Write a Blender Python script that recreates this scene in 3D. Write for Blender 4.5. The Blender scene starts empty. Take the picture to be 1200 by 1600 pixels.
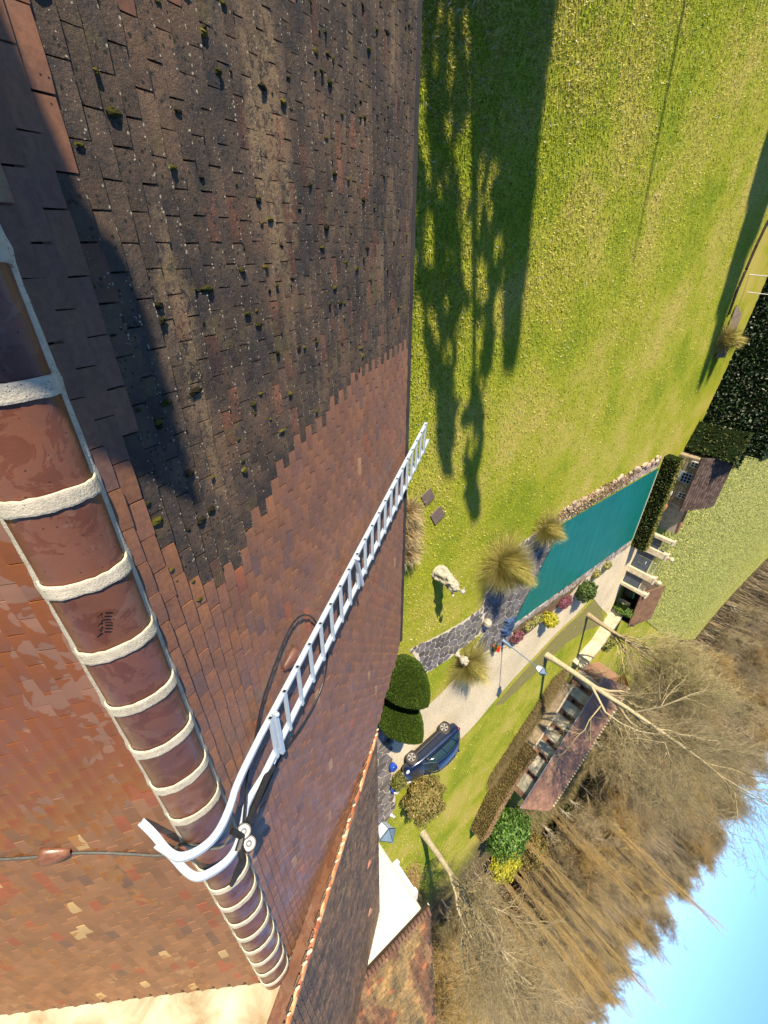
import bpy, math, random
import numpy as np
from mathutils import Vector, Matrix, noise

C = bpy.context.scene.collection
SC = bpy.context.scene
rad = math.radians
# ------------------------------------------------------------------ camera
H = 10.0
def _basis():
    f = 674.0
    X = np.array([1078.0, -1.0, f]); X /= np.linalg.norm(X)
    Z = -np.array([-421.0, 610.0, f]); Z -= Z.dot(X) * X; Z /= np.linalg.norm(Z)
    return np.array([X, np.cross(Z, X), Z])
R = _basis()
cam_d = bpy.data.cameras.new('camera'); cam = bpy.data.objects.new('camera', cam_d); C.objects.link(cam)
cam_d.sensor_fit = 'VERTICAL'; cam_d.sensor_height = 24.0; cam_d.lens = 674 / 1600 * 24.0
cam_d.clip_start = 0.05; cam_d.clip_end = 3000
_r = R @ np.array([0, -1, 0]); _d = R @ np.array([1, 0, 0]); _f = R @ np.array([0, 0, 1])
mw = Matrix(((_r[0], -_d[0], -_f[0], 0), (_r[1], -_d[1], -_f[1], 0), (_r[2], -_d[2], -_f[2], H), (0, 0, 0, 1)))
cam.matrix_world = mw
SC.camera = cam
# ------------------------------------------------------------------ light
SUN_AZ, SUN_EL = 9.0, 25.0      # direction the light travels to, and its height
w = bpy.data.worlds.new('World'); SC.world = w; w.use_nodes = True
nt = w.node_tree; bg = nt.nodes['Background']
sky = nt.nodes.new('ShaderNodeTexSky'); sky.sky_type = 'NISHITA'; sky.sun_disc = False
sky.sun_elevation = rad(SUN_EL); sky.sun_rotation = rad(270 - SUN_AZ)
sky.air_density = 0.8; sky.dust_density = 0.0; sky.ozone_density = 6.0; sky.altitude = 900
nt.links.new(sky.outputs[0], bg.inputs[0]); bg.inputs[1].default_value = 0.115
sl = bpy.data.lights.new('sun', 'SUN'); sl.energy = 5.0; sl.angle = rad(0.6); sl.color = (1.0, 0.86, 0.66)
so = bpy.data.objects.new('sun', sl); C.objects.link(so)
ld = Vector((math.cos(rad(SUN_AZ)) * math.cos(rad(SUN_EL)), math.sin(rad(SUN_AZ)) * math.cos(rad(SUN_EL)), -math.sin(rad(SUN_EL))))
so.rotation_euler = ld.to_track_quat('-Z', 'Y').to_euler(); so.location = (-20, 0, 40)
SC.view_settings.view_transform = 'Standard'; SC.view_settings.look = 'None'
SC.view_settings.exposure = 1.0; SC.view_settings.gamma = 1.0; SC.view_settings.use_curve_mapping = False
SC.cycles.max_bounces = 5; SC.cycles.transparent_max_bounces = 4

# ------------------------------------------------------------------ measuring helpers (photo pixel -> point in the place)
def ray(x, y):
    d = R @ np.array([y - 800.0, 600.0 - x, 674.0]); return d / np.linalg.norm(d)
def G(x, y, z=0.0):
    d = ray(x, y); k = -(H - z) / d[2]; return np.array([d[0] * k, d[1] * k, z])
def AX(x, y, X):
    d = ray(x, y); return d * X / d[0] + np.array([0, 0, H])
def AY(x, y, Y):
    d = ray(x, y); return d * Y / d[1] + np.array([0, 0, H])
def AP(x, y, p0, n):
    d = ray(x, y); n = np.array(n, float); return d * (n.dot(np.array(p0) - [0, 0, H]) / n.dot(d)) + np.array([0, 0, H])
def pix(P):
    q = R.T @ (np.array(P, float) - [0, 0, H])
    if q[2] < 0.05: return (-9999, -9999)
    return (600 - q[1] / q[2] * 674, 800 + q[0] / q[2] * 674)
def inframe(P, m=60):
    x, y = pix(P); return -m < x < 1200 + m and -m < y < 1600 + m
def inpoly(x, y, poly):
    c = False; j = len(poly) - 1
    for i in range(len(poly)):
        xi, yi = poly[i][0], poly[i][1]; xj, yj = poly[j][0], poly[j][1]
        if (yi > y) != (yj > y) and x < (xj - xi) * (y - yi) / (yj - yi) + xi: c = not c
        j = i
    return c

# ------------------------------------------------------------------ object helpers
def tag(o, label=None, cat=None, group=None, kind=None):
    if label: o['label'] = label
    if cat: o['category'] = cat
    if group: o['group'] = group
    if kind: o['kind'] = kind
    return o
def empty(name, loc, label=None, cat=None, group=None):
    o = bpy.data.objects.new(name, None); C.objects.link(o); o.location = tuple(float(v) for v in loc); o.empty_display_size = 0.2
    return tag(o, label, cat, group)
def put(o, parent):
    if parent is not None:
        o.parent = parent
        if parent.type == 'EMPTY': o.matrix_parent_inverse = Matrix.Translation(-parent.location)
    return o
def meshobj(name, verts, faces, mat, parent=None, tints=None, smooth=False):
    me = bpy.data.meshes.new(name); me.from_pydata([tuple(map(float, v)) for v in verts], [], [tuple(map(int, f)) for f in faces])
    if tints is not None:
        a = me.color_attributes.new('tint', 'FLOAT_COLOR', 'POINT'); a.data.foreach_set('color', np.asarray(tints, np.float32).ravel())
    if smooth: me.polygons.foreach_set('use_smooth', [True] * len(me.polygons))
    if mat is not None: me.materials.append(mat)
    o = bpy.data.objects.new(name, me); C.objects.link(o); put(o, parent); return o
def bigmesh(name, V, F, mat, parent=None, tints=None, kind=None, smooth=False):
    """V (n,3), F (m,k) numpy arrays of equal-size faces"""
    V = np.asarray(V, np.float32); F = np.asarray(F, np.int32); me = bpy.data.meshes.new(name); k = F.shape[1]
    me.vertices.add(len(V)); me.vertices.foreach_set('co', V.ravel())
    me.loops.add(F.size); me.loops.foreach_set('vertex_index', F.ravel())
    me.polygons.add(len(F)); me.polygons.foreach_set('loop_start', np.arange(0, F.size, k, dtype=np.int32))
    me.polygons.foreach_set('loop_total', np.full(len(F), k, np.int32))
    if smooth: me.polygons.foreach_set('use_smooth', np.ones(len(F), bool))
    me.update(calc_edges=True)
    if tints is not None:
        a = me.color_attributes.new('tint', 'FLOAT_COLOR', 'POINT'); a.data.foreach_set('color', np.asarray(tints, np.float32).ravel())
    me.materials.append(mat)
    o = bpy.data.objects.new(name, me); C.objects.link(o); put(o, parent)
    if kind: o['kind'] = kind
    return o
class MB:
    def __init__(s): s.v = []; s.f = []; s.t = []
    def add(s, vs, fs, tint=(1, 1, 1, 1)):
        b = len(s.v); s.v += [tuple(v) for v in vs]; s.f += [tuple(b + i for i in f) for f in fs]
        s.t += ([tint] * len(vs) if not isinstance(tint, list) else tint); return s
    def box(s, c, size, rz=0.0, tint=(1, 1, 1, 1), M=None):
        x, y, z = [k / 2 for k in size]
        P = [Vector((sx * x, sy * y, sz * z)) for sz in (-1, 1) for sx, sy in ((-1, -1), (1, -1), (1, 1), (-1, 1))]
        Q = Matrix.Rotation(rz, 3, 'Z') if M is None else M
        P = [Q @ p + Vector(c) for p in P]
        return s.add(P, [(3, 2, 1, 0), (4, 5, 6, 7), (0, 1, 5, 4), (1, 2, 6, 5), (2, 3, 7, 6), (3, 0, 4, 7)], tint)
    def tube(s, path, rr, n=8, cap=True, tint=(1, 1, 1, 1), flat=1.0, up=None):
        P = [Vector(tuple(map(float, p))) for p in path]; m = len(P); rr = rr if hasattr(rr, '__len__') else [rr] * m
        vs = []; a = None
        for i, p in enumerate(P):
            d = (P[min(i + 1, m - 1)] - P[max(i - 1, 0)]).normalized()
            if a is None or up is not None:
                a = Vector(up) if up is not None else (Vector((0, 0, 1)) if abs(d.z) < .9 else Vector((1, 0, 0)))
            a = (a - d * a.dot(d)).normalized(); b = d.cross(a)
            for k in range(n):
                t = 2 * math.pi * (k + .5) / n; vs.append(p + (a * math.cos(t) * flat + b * math.sin(t)) * rr[i])
        fs = [(i * n + k, i * n + (k + 1) % n, (i + 1) * n + (k + 1) % n, (i + 1) * n + k) for i in range(m - 1) for k in range(n)]
        if cap: fs += [tuple(reversed(range(n))), tuple((m - 1) * n + k for k in range(n))]
        return s.add(vs, fs, tint)
    def lathe(s, c, prof, n=16, M=None, tint=(1, 1, 1, 1)):
        vs = []
        for r, z in prof:
            for k in range(n):
                t = 2 * math.pi * k / n; p = Vector((r * math.cos(t), r * math.sin(t), z))
                if M is not None: p = M @ p
                vs.append(p + Vector(tuple(map(float, c))))
        m = len(prof); fs = [(i * n + k, i * n + (k + 1) % n, (i + 1) * n + (k + 1) % n, (i + 1) * n + k) for i in range(m - 1) for k in range(n)]
        fs += [tuple(reversed(range(n))), tuple((m - 1) * n + k for k in range(n))]
        return s.add(vs, fs, tint)
    def ball(s, c, r, n=10, m=6, tint=(1, 1, 1, 1), sc=(1, 1, 1)):
        prof = [(max(1e-3, math.sin(math.pi * i / m)) * r, -math.cos(math.pi * i / m) * r) for i in range(m + 1)]
        return s.lathe(c, prof, n, Matrix.Diagonal(sc), tint)
    def poly(s, pts, th, tint=(1, 1, 1, 1), inset=0.0):
        """prism: flat polygon pts (3D, z = top) of thickness th"""
        n = len(pts); top = [Vector(tuple(map(float, p))) for p in pts]
        if inset:
            c = sum(top, Vector()) / n; mid = [p - Vector((0, 0, inset * .6)) for p in top]
            top = [c + (p - c) * (1 - inset / max(.02, (p - c).length)) for p in top]
            vs = [p - Vector((0, 0, th)) for p in mid] + mid + top
            fs = [(i, (i + 1) % n, n + (i + 1) % n, n + i) for i in range(n)] + [(n + i, n + (i + 1) % n, 2 * n + (i + 1) % n, 2 * n + i) for i in range(n)] + [tuple(2 * n + i for i in range(n))]
            return s.add(vs, fs, tint)
        vs = [p - Vector((0, 0, th)) for p in top] + top
        return s.add(vs, [tuple(range(n, 2 * n)), tuple(reversed(range(n)))] + [(i, (i + 1) % n, n + (i + 1) % n, n + i) for i in range(n)], tint)
    def build(s, name, mat, parent=None, smooth=False, kind=None):
        o = meshobj(name, s.v, s.f, mat, parent, s.t, smooth)
        if kind: o['kind'] = kind
        return o
def bevel(o, w=0.01, seg=2):
    m = o.modifiers.new('bevel', 'BEVEL'); m.width = w; m.segments = seg; m.limit_method = 'ANGLE'; return o
def subsurf(o, l=2):
    m = o.modifiers.new('sub', 'SUBSURF'); m.levels = l; m.render_levels = l; return o

# ------------------------------------------------------------------ materials
def hexc(c): return c if len(c) == 4 else (*c, 1)
class NT:
    def __init__(s, name):
        s.m = bpy.data.materials.new(name); s.m.use_nodes = True; s.t = s.m.node_tree; s.b = s.t.nodes['Principled BSDF']
    def n(s, typ, **kw):
        x = s.t.nodes.new(typ)
        for k, v in kw.items():
            if hasattr(x, k): setattr(x, k, v)
            else: x.inputs[k].default_value = v
        return x
    def l(s, a, b): s.t.links.new(a, b)
    def pos(s):
        return s.n('ShaderNodeNewGeometry').outputs['Position']
    def noise(s, scale, detail=4, rough=.6, vec=None, dist=0.0):
        x = s.n('ShaderNodeTexNoise'); x.inputs['Scale'].default_value = scale; x.inputs['Detail'].default_value = detail
        x.inputs['Roughness'].default_value = rough; x.inputs['Distortion'].default_value = dist
        s.l(vec if vec is not None else s.pos(), x.inputs['Vector']); return x.outputs['Fac']
    def ramp(s, fac, stops):
        r = s.n('ShaderNodeValToRGB'); e = r.color_ramp.elements
        while len(e) < len(stops): e.new(0.5)
        for i, (p, c) in enumerate(stops): e[i].position = p; e[i].color = hexc(c)
        s.l(fac, r.inputs[0]); return r.outputs[0]
    def mix(s, fac, a, b, mode='MIX'):
        x = s.n('ShaderNodeMix', data_type='RGBA', blend_type=mode)
        for k, v in ((0, fac), (6, a), (7, b)):
            if hasattr(v, 'links'): s.l(v, x.inputs[k])
            else: x.inputs[k].default_value = v if k == 0 else hexc(v)
        return x.outputs[2]
    def math(s, op, a, b=0.0, clamp=False):
        x = s.n('ShaderNodeMath', operation=op, use_clamp=clamp)
        for k, v in ((0, a), (1, b)):
            if hasattr(v, 'links'): s.l(v, x.inputs[k])
            else: x.inputs[k].default_value = v
        return x.outputs[0]
    def attr(s, name='tint'):
        a = s.n('ShaderNodeAttribute'); a.attribute_name = name; return a
    def bump(s, fac, strength=.3, dist=.01):
        x = s.n('ShaderNodeBump'); x.inputs['Strength'].default_value = strength; x.inputs['Distance'].default_value = dist
        s.l(fac, x.inputs['Height']); s.l(x.outputs[0], s.b.inputs['Normal']); return s
    def out(s, col, rough=.8, spec=.3, metal=0.0):
        for v, k in ((col, 'Base Color'), (rough, 'Roughness'), (spec, 'Specular IOR Level'), (metal, 'Metallic')):
            if hasattr(v, 'links'): s.l(v, s.b.inputs[k])
            else: s.b.inputs[k].default_value = hexc(v) if k == 'Base Color' else v
        return s.m
def mat(name, c1, c2=None, scale=8, rough=.8, spec=.3, bump=.2, bscale=60, metal=0.0, tint=False, bd=.01, mid=None):
    t = NT(name); c2 = c2 or tuple(v * .75 for v in c1)
    st = [(.35, c1), (.65, c2)] if mid is None else [(.32, c1), (.5, mid), (.68, c2)]
    col = t.ramp(t.noise(scale), st)
    if tint: col = t.mix(1.0, col, t.attr().outputs['Color'], 'MULTIPLY')
    if bump: t.bump(t.noise(bscale, 3), bump, bd)
    return t.out(col, rough, spec, metal)

def tile_clean():
    t = NT('clean_tile'); a = t.attr()
    n1 = t.noise(3.0, 5, .6); n2 = t.noise(38, 4, .7)
    col = t.mix(1.0, a.outputs['Color'], t.ramp(n1, [(.3, (.80, .80, .88)), (.7, (1.18, 1.06, .92))]), 'MULTIPLY')
    col = t.mix(1.0, col, t.ramp(n2, [(.32, (.8, .78, .78)), (.62, (1.1, 1.1, 1.1))]), 'MULTIPLY')
    v = t.n('ShaderNodeTexVoronoi', feature='DISTANCE_TO_EDGE'); 
    sp = t.n('ShaderNodeTexVoronoi'); sp.inputs['Scale'].default_value = 26; t.l(t.pos(), sp.inputs['Vector'])
    spot = t.math('LESS_THAN', sp.outputs['Distance'], .10)
    gate = t.math('GREATER_THAN', t.noise(2.4, 2), .55)
    col = t.mix(t.math('MULTIPLY', spot, gate), col, (.035, .025, .02))
    t.bump(t.noise(120, 3), .25, .002)
    r = t.math('MULTIPLY_ADD', t.noise(6, 3), .30); t.t.nodes[-1]
    rn = t.n('ShaderNodeMapRange'); rn.inputs[1].default_value = .35; rn.inputs[2].default_value = .65; rn.inputs[3].default_value = .30; rn.inputs[4].default_value = .52
    t.l(t.noise(5, 3), rn.inputs[0])
    return t.out(col, rn.outputs[0], .32)
def tile_old():
    t = NT('weathered_tile'); a = t.attr()
    col = t.mix(1.0, a.outputs['Color'], t.ramp(t.noise(2.2, 6, .7), [(.36, (.40, .42, .47)), (.5, (.92, .82, .72)), (.64, (1.45, 1.15, .88))]), 'MULTIPLY')
    col = t.mix(t.math('MULTIPLY', t.math('GREATER_THAN', t.noise(9, 5, .75), .57), .55), col, (.028, .030, .032))
    # pale lichen: crowds the nose of each tile
    sp = t.n('ShaderNodeTexVoronoi'); sp.inputs['Scale'].default_value = 52; t.l(t.pos(), sp.inputs['Vector'])
    thr = t.math('ADD', t.math('MULTIPLY', t.math('POWER', a.outputs['Alpha'], 7.0), .24), .09)
    spot = t.math('LESS_THAN', sp.outputs['Distance'], thr)
    gate = t.math('GREATER_THAN', t.noise(11, 3), .46)
    col = t.mix(t.math('MULTIPLY', spot, gate), col, (.38, .36, .25))
    sp2 = t.n('ShaderNodeTexVoronoi'); sp2.inputs['Scale'].default_value = 30; t.l(t.pos(), sp2.inputs['Vector'])
    d2 = t.math('MULTIPLY', t.math('LESS_THAN', sp2.outputs['Distance'], .22), t.math('GREATER_THAN', t.noise(6, 3), .44))
    col = t.mix(d2, col, (.02, .018, .012))
    mo = t.math('MULTIPLY', t.math('GREATER_THAN', t.noise(3.5, 5, .7), .60), .5)
    col = t.mix(mo, col, (.11, .085, .035))
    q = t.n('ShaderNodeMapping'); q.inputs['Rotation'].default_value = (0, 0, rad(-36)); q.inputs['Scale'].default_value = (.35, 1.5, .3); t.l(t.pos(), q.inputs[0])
    sun_streak = t.ramp(t.noise(1.3, 4, .6, q.outputs[0]), [(.56, (0, 0, 0)), (.66, (1, 1, 1))])  # streaks of sunlight across the old tiles, put into the colour
    lump = t.math('MULTIPLY', sun_streak, t.math('GREATER_THAN', t.noise(24, 4, .8), .47))  # the sun streaks broken into patches, still only colour
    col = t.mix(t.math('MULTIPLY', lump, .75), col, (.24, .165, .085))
    t.bump(t.noise(55, 6, .75), .9, .012)
    return t.out(col, .7, .35)
def tile_wet():
    t = NT('wet_tile'); a = t.attr()
    p = t.n('ShaderNodeSeparateXYZ'); t.l(t.pos(), p.inputs[0])
    col = t.mix(1.0, a.outputs['Color'], t.ramp(t.noise(3.0, 5, .6), [(.3, (.82, .82, .84)), (.7, (1.12, 1.06, 1.0))]), 'MULTIPLY')
    nz = t.noise(5.0, 3, .5, dist=.6)
    reg = t.n('ShaderNodeMapRange'); reg.inputs[1].default_value = 2.6; reg.inputs[2].default_value = 4.0; reg.inputs[3].default_value = .12; reg.inputs[4].default_value = -.2
    t.l(p.outputs[0], reg.inputs[0])
    regy = t.n('ShaderNodeMapRange'); regy.inputs[1].default_value = -.42; regy.inputs[2].default_value = -.75; regy.inputs[3].default_value = -.14; regy.inputs[4].default_value = .04
    t.l(p.outputs[1], regy.inputs[0])
    nn = t.math('ADD', t.math('ADD', nz, reg.outputs[0]), regy.outputs[0])
    nn = t.math('ADD', nn, t.math('MULTIPLY', t.math('SUBTRACT', a.outputs['Alpha'], .5), .14))
    wet = t.n('ShaderNodeMapRange'); wet.inputs[1].default_value = .47; wet.inputs[2].default_value = .48; t.l(nn, wet.inputs[0])
    wc = t.mix(1.0, col, (.95, .62, .40), 'MULTIPLY')
    wc = t.mix(.6, wc, (.20, .072, .018))
    col = t.mix(wet.outputs[0], col, wc)
    rr = t.n('ShaderNodeMapRange'); rr.inputs[3].default_value = .55; rr.inputs[4].default_value = .2; t.l(wet.outputs[0], rr.inputs[0])
    t.bump(t.noise(120, 3), .2, .002)
    return t.out(col, rr.outputs[0], .35)
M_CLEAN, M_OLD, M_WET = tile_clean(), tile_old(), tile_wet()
def grass_mat(name, far=False):
    t = NT(name)
    big = t.noise(.22 if not far else .05, 5, .65); fine = t.noise(26 if not far else 2.4, 4, .8)
    c = t.ramp(big, [(.36, (.21, .27, .018)), (.48, (.32, .34, .032)), (.62, (.44, .38, .09))]) if not far else t.ramp(big, [(.3, (.30, .33, .085)), (.7, (.37, .37, .12))])
    c = t.mix(1.0, c, t.ramp(fine, [(.34, (.45, .5, .42)), (.5, (1, 1, 1)), (.68, (1.7, 1.5, 1.35))]), 'MULTIPLY')
    t.bump(t.noise(40 if not far else 3, 3), .8, .03 if not far else .25)
    return t.out(c, .9, .15)
M_LAWN, M_FIELD = grass_mat('lawn_grass'), grass_mat('field_grass', True)
def tinted(name, rough=.85, spec=.2, sub=0.0, nscale=None):
    t = NT(name); c = t.attr().outputs['Color']
    if nscale: c = t.mix(1.0, c, t.ramp(t.noise(nscale, 4, .7), [(.3, (.65, .65, .65)), (.7, (1.25, 1.25, 1.25))]), 'MULTIPLY')
    m = t.out(c, rough, spec)
    if sub:
        tr = t.n('ShaderNodeBsdfTranslucent'); t.l(c, tr.inputs[0]); ms = t.n('ShaderNodeMixShader'); ms.inputs[0].default_value = sub
        t.l(t.b.outputs[0], ms.inputs[1]); t.l(tr.outputs[0], ms.inputs[2]); t.l(ms.outputs[0], t.t.nodes['Material Output'].inputs[0])
    return m
M_BLADE = tinted('grass_blades', .7, .25, .3)
M_LEAF = tinted('foliage', .6, .3, .25)
M_BARK = tinted('bark', .9, .1, 0, 9)
M_STONE = tinted('paving_slate', .75, .35, 0, 14)
M_MORTAR = mat('ridge_mortar', (.62, .56, .42), (.50, .45, .33), 9, .9, .2, .7, 90, bd=.006)
def _mort():
    t = NT('lime_mortar')
    c = t.ramp(t.noise(14, 5, .7), [(.3, (.36, .33, .25)), (.6, (.54, .49, .37))])
    sp = t.n('ShaderNodeTexVoronoi'); sp.inputs['Scale'].default_value = 95; t.l(t.pos(), sp.inputs['Vector'])
    c = t.mix(t.math('MULTIPLY', t.math('LESS_THAN', sp.outputs['Distance'], .22), t.math('GREATER_THAN', t.noise(17, 2), .56)), c, (.12, .11, .09))
    t.bump(t.noise(110, 5), .8, .006); return t.out(c, .92, .15)
M_MORTAR = _mort()
def _ridge():
    t = NT('ridge_tile_clay'); a = t.attr()
    c = t.mix(1.0, a.outputs['Color'], t.ramp(t.noise(4, 5, .65), [(.3, (.78, .72, .72)), (.5, (1, 1, 1)), (.7, (1.18, 1.05, .92))]), 'MULTIPLY')
    c = t.mix(t.math('MULTIPLY', t.math('GREATER_THAN', t.noise(5.5, 5, .65, dist=.8), .53), .55), c, t.mix(1.0, c, (.62, .45, .40), 'MULTIPLY'))
    c = t.mix(t.math('MULTIPLY', t.math('GREATER_THAN', t.noise(3.1, 6, .7, dist=.5), .60), .2), c, (.26, .18, .14))
    sp = t.n('ShaderNodeTexVoronoi'); sp.inputs['Scale'].default_value = 24; t.l(t.pos(), sp.inputs['Vector'])
    c = t.mix(t.math('LESS_THAN', sp.outputs['Distance'], .09), c, (.05, .03, .02))
    edge = t.n('ShaderNodeMapRange'); edge.inputs[1].default_value = .75; edge.inputs[2].default_value = 1.0; t.l(a.outputs['Alpha'], edge.inputs[0])
    c = t.mix(t.math('MULTIPLY', edge.outputs[0], t.noise(6, 3)), c, (.16, .055, .015))
    t.bump(t.noise(60, 4), .3, .003); 
    rr = t.ramp(t.noise(3.5, 3), [(.45, (.28, .28, .28)), (.55, (.5, .5, .5))])
    return t.out(c, rr, .4)
M_RIDGE = _ridge()
M_ALU = mat('galvanised_ladder', (.46, .54, .62), (.40, .48, .57), 20, .36, .5, .1, 80, metal=.25)
M_BLACK = mat('black_rubber', (.012, .012, .013), (.02, .02, .022), 20, .45, .4, .1)
M_CABLE = mat('weathered_cable', (.05, .05, .045), (.08, .08, .07), 20, .6)
M_WHITE = mat('white_plastic', (.75, .74, .70), (.68, .66, .62), 10, .5)
def _render():
    t = NT('stained_render')
    c = t.ramp(t.noise(1.6, 6, .65, dist=1.0), [(.3, (.24, .17, .09)), (.5, (.38, .33, .22)), (.68, (.50, .46, .35))])
    t.bump(t.noise(25, 5), .4, .01); return t.out(c, .9, .15)
M_RENDER = _render()
M_WHITEWALL = mat('pale_render', (.60, .57, .45), (.55, .52, .40), 1.5, .9, .1, .2, 60)
M_WOODDARK = mat('dark_board', (.03, .022, .018), (.05, .035, .025), 5, .8)
M_GRAVEL = None
def _gravel():
    t = NT('gravel_drive')
    c = t.ramp(t.noise(.35, 5, .6), [(.32, (.58, .51, .36)), (.68, (.76, .66, .47))])
    c = t.mix(1.0, c, t.ramp(t.noise(22, 4, .85), [(.35, (.6, .6, .62)), (.65, (1.3, 1.28, 1.2))]), 'MULTIPLY')
    t.bump(t.noise(45, 3), .8, .02); return t.out(c, .95, .1)
M_GRAVEL = _gravel()
M_SOIL = mat('planting_bed', (.10, .065, .035), (.20, .15, .09), 3, .95, .1, .8, 20, bd=.03)
def _joint():
    t = NT('paving_joint'); t.bump(t.noise(60, 4), .5, .01)
    return t.out(t.ramp(t.noise(5, 5, .7), [(.3, (.50, .45, .34)), (.7, (.75, .68, .54))]), .95, .1)
M_JOINT = _joint()

# ================================================================== LARGE STRUCTURE
# ---- terrain
def hill(x, y):
    s = x * math.cos(rad(38)) + y * math.sin(rad(38)); d = math.hypot(x, y)
    k = min(1, max(0, (s - 104) / 120)); k2 = min(1, max(0, (d - 300) / 900))
    return 20 * k * k * (3 - 2 * k) + 45 * k2 + (1.2 * noise.noise((x * .02, y * .02, 3.1)) if d > 90 else 0) * min(1, max(0, (d - 90) / 40))
def grid(name, xs, ys, mt, zoff=0.0, mask=None):
    V = []; idx = {}; F = []
    for i, x in enumerate(xs):
        for j, y in enumerate(ys): idx[i, j] = len(V); V.append((x, y, hill(x, y) + zoff))
    for i in range(len(xs) - 1):
        for j in range(len(ys) - 1):
            if mask and not mask((xs[i] + xs[i + 1]) / 2, (ys[j] + ys[j + 1]) / 2): continue
            F.append((idx[i, j], idx[i + 1, j], idx[i + 1, j + 1], idx[i, j + 1]))
    return meshobj(name, V, F, mt, smooth=True)
xs = sorted(set(list(np.linspace(-900, -60, 12)) + list(np.linspace(-60, 300, 73)) + list(np.linspace(300, 1500, 14))))
M_GROUND = NT('garden_ground')
def _ground():
    t = M_GROUND
    big = t.noise(.22, 5, .65); fine = t.noise(26, 4, .8); c = t.ramp(big, [(.36, (.21, .27, .018)), (.48, (.32, .34, .032)), (.62, (.44, .38, .09))])
    c = t.mix(1.0, c, t.ramp(fine, [(.34, (.45, .5, .42)), (.5, (1, 1, 1)), (.68, (1.6, 1.45, 1.3))]), 'MULTIPLY')
    p = t.n('ShaderNodeSeparateXYZ'); t.l(t.pos(), p.inputs[0])
    k = t.n('ShaderNodeMapRange'); k.inputs[1].default_value = 56; k.inputs[2].default_value = 66
    t.l(t.math('ADD', p.outputs[0], t.math('MULTIPLY', t.noise(.15, 3), 12)), k.inputs[0])
    wood = t.ramp(t.noise(.5, 6, .7), [(.3, (.07, .055, .03)), (.55, (.15, .115, .06)), (.7, (.11, .12, .04))])
    c = t.mix(k.outputs[0], c, wood)
    t.bump(t.noise(40, 3), .8, .03); return t.out(c, .92, .12)
tag(grid('ground', xs, xs, _ground()), kind='structure')
# field beyond the lane
def in_field(x, y):
    if y < 39.5: return False
    lim = 71 + (90 - y) * 11 / 30 + 2.0 * noise.noise((y * .1, 0, 0)); low = 33 + (y - 39) * .72 + 1.5 * noise.noise((y * .2, 2, 0))
    return x < lim and x < low + 0 and y < 128
fx = list(np.linspace(-160, 80, 121)); fy = list(np.linspace(39, 128, 60))
FP = [(-160, 39.5), (22, 39.5), (33, 41), (46, 56), (60, 74), (71, 90), (66, 104), (60, 121), (30, 128), (-160, 128)]
mf = MB(); 
def sheet(name, pts, mt, z, cell=None, kind='structure', parent=None, jit=0.0):
    m = MB(); m.add([(p[0], p[1], z) for p in pts], [tuple(range(len(pts)))]); o = m.build(name, mt, parent)
    if kind: o['kind'] = kind
    return o
def tri_sheet(name, poly, mt, zf, step, parent=None, kind='structure'):
    from mathutils.geometry import delaunay_2d_cdt
    pts = []; 
    n = len(poly)
    for i in range(n):
        a, b = np.array(poly[i][:2], float), np.array(poly[(i + 1) % n][:2], float); k = max(1, int(np.linalg.norm(b - a) / step))
        for q in range(k): pts.append(Vector((a + (b - a) * q / k).tolist()))
    m = len(pts); x0 = min(p.x for p in pts); x1 = max(p.x for p in pts); y0 = min(p.y for p in pts); y1 = max(p.y for p in pts)
    for x in np.arange(x0 + step / 2, x1, step):
        for y in np.arange(y0 + step / 2, y1, step):
            if inpoly(x, y, poly): pts.append(Vector((x, y)))
    v, e, f, *_ = delaunay_2d_cdt(pts, [(i, (i + 1) % m) for i in range(m)], [], 1, 1e-4)
    o = meshobj(name, [(p.x, p.y, zf(p.x, p.y)) for p in v], f, mt, parent, smooth=True)
    if kind: o['kind'] = kind
    return o
tri_sheet('field', FP, M_FIELD, lambda x, y: hill(x, y) + .05, 4.0)
# driveway
DRIVE = [G(*p)[:2] for p in [(985, 852), (970, 862), (950, 874), (925, 892), (905, 912), (880, 940), (855, 962), (830, 985), (806, 1002), (790, 1012), (765, 1020), (745, 1032), (728, 1050), (708, 1062), (690, 1082), (672, 1098), (652, 1112), (630, 1122), (612, 1140), (612, 1215), (618, 1240), (640, 1222), (668, 1210), (690, 1190), (722, 1152), (745, 1128), (768, 1100), (800, 1062), (830, 1030), (868, 990), (900, 960), (925, 932), (935, 945), (950, 962), (962, 935), (975, 905), (990, 885), (1000, 852)]]
tri_sheet('driveway', DRIVE, M_GRAVEL, lambda x, y: .024, 1.2)
# planting bed right of pool, and beside the drive
BED = [G(*p)[:2] for p in [(975, 852), (955, 872), (925, 892), (905, 912), (880, 940), (855, 962), (830, 985), (806, 1002), (800, 985), (820, 968), (845, 950), (872, 925), (905, 895), (940, 870), (968, 850)]]
tri_sheet('planting_bed', BED, M_SOIL, lambda x, y: .030, 1.0)
VERGE = [G(*p)[:2] for p in [(935, 930), (900, 965), (868, 995), (830, 1037), (800, 1070), (772, 1103), (785, 1100), (812, 1075), (850, 1040), (885, 1005), (915, 985), (945, 975)]]
tri_sheet('leaf_litter_verge', VERGE, mat('leaf_litter', (.26, .20, .10), (.20, .22, .06), 2.5, .95, .1, .8, 20, bd=.03), lambda x, y: .012, 1.0)

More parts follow.
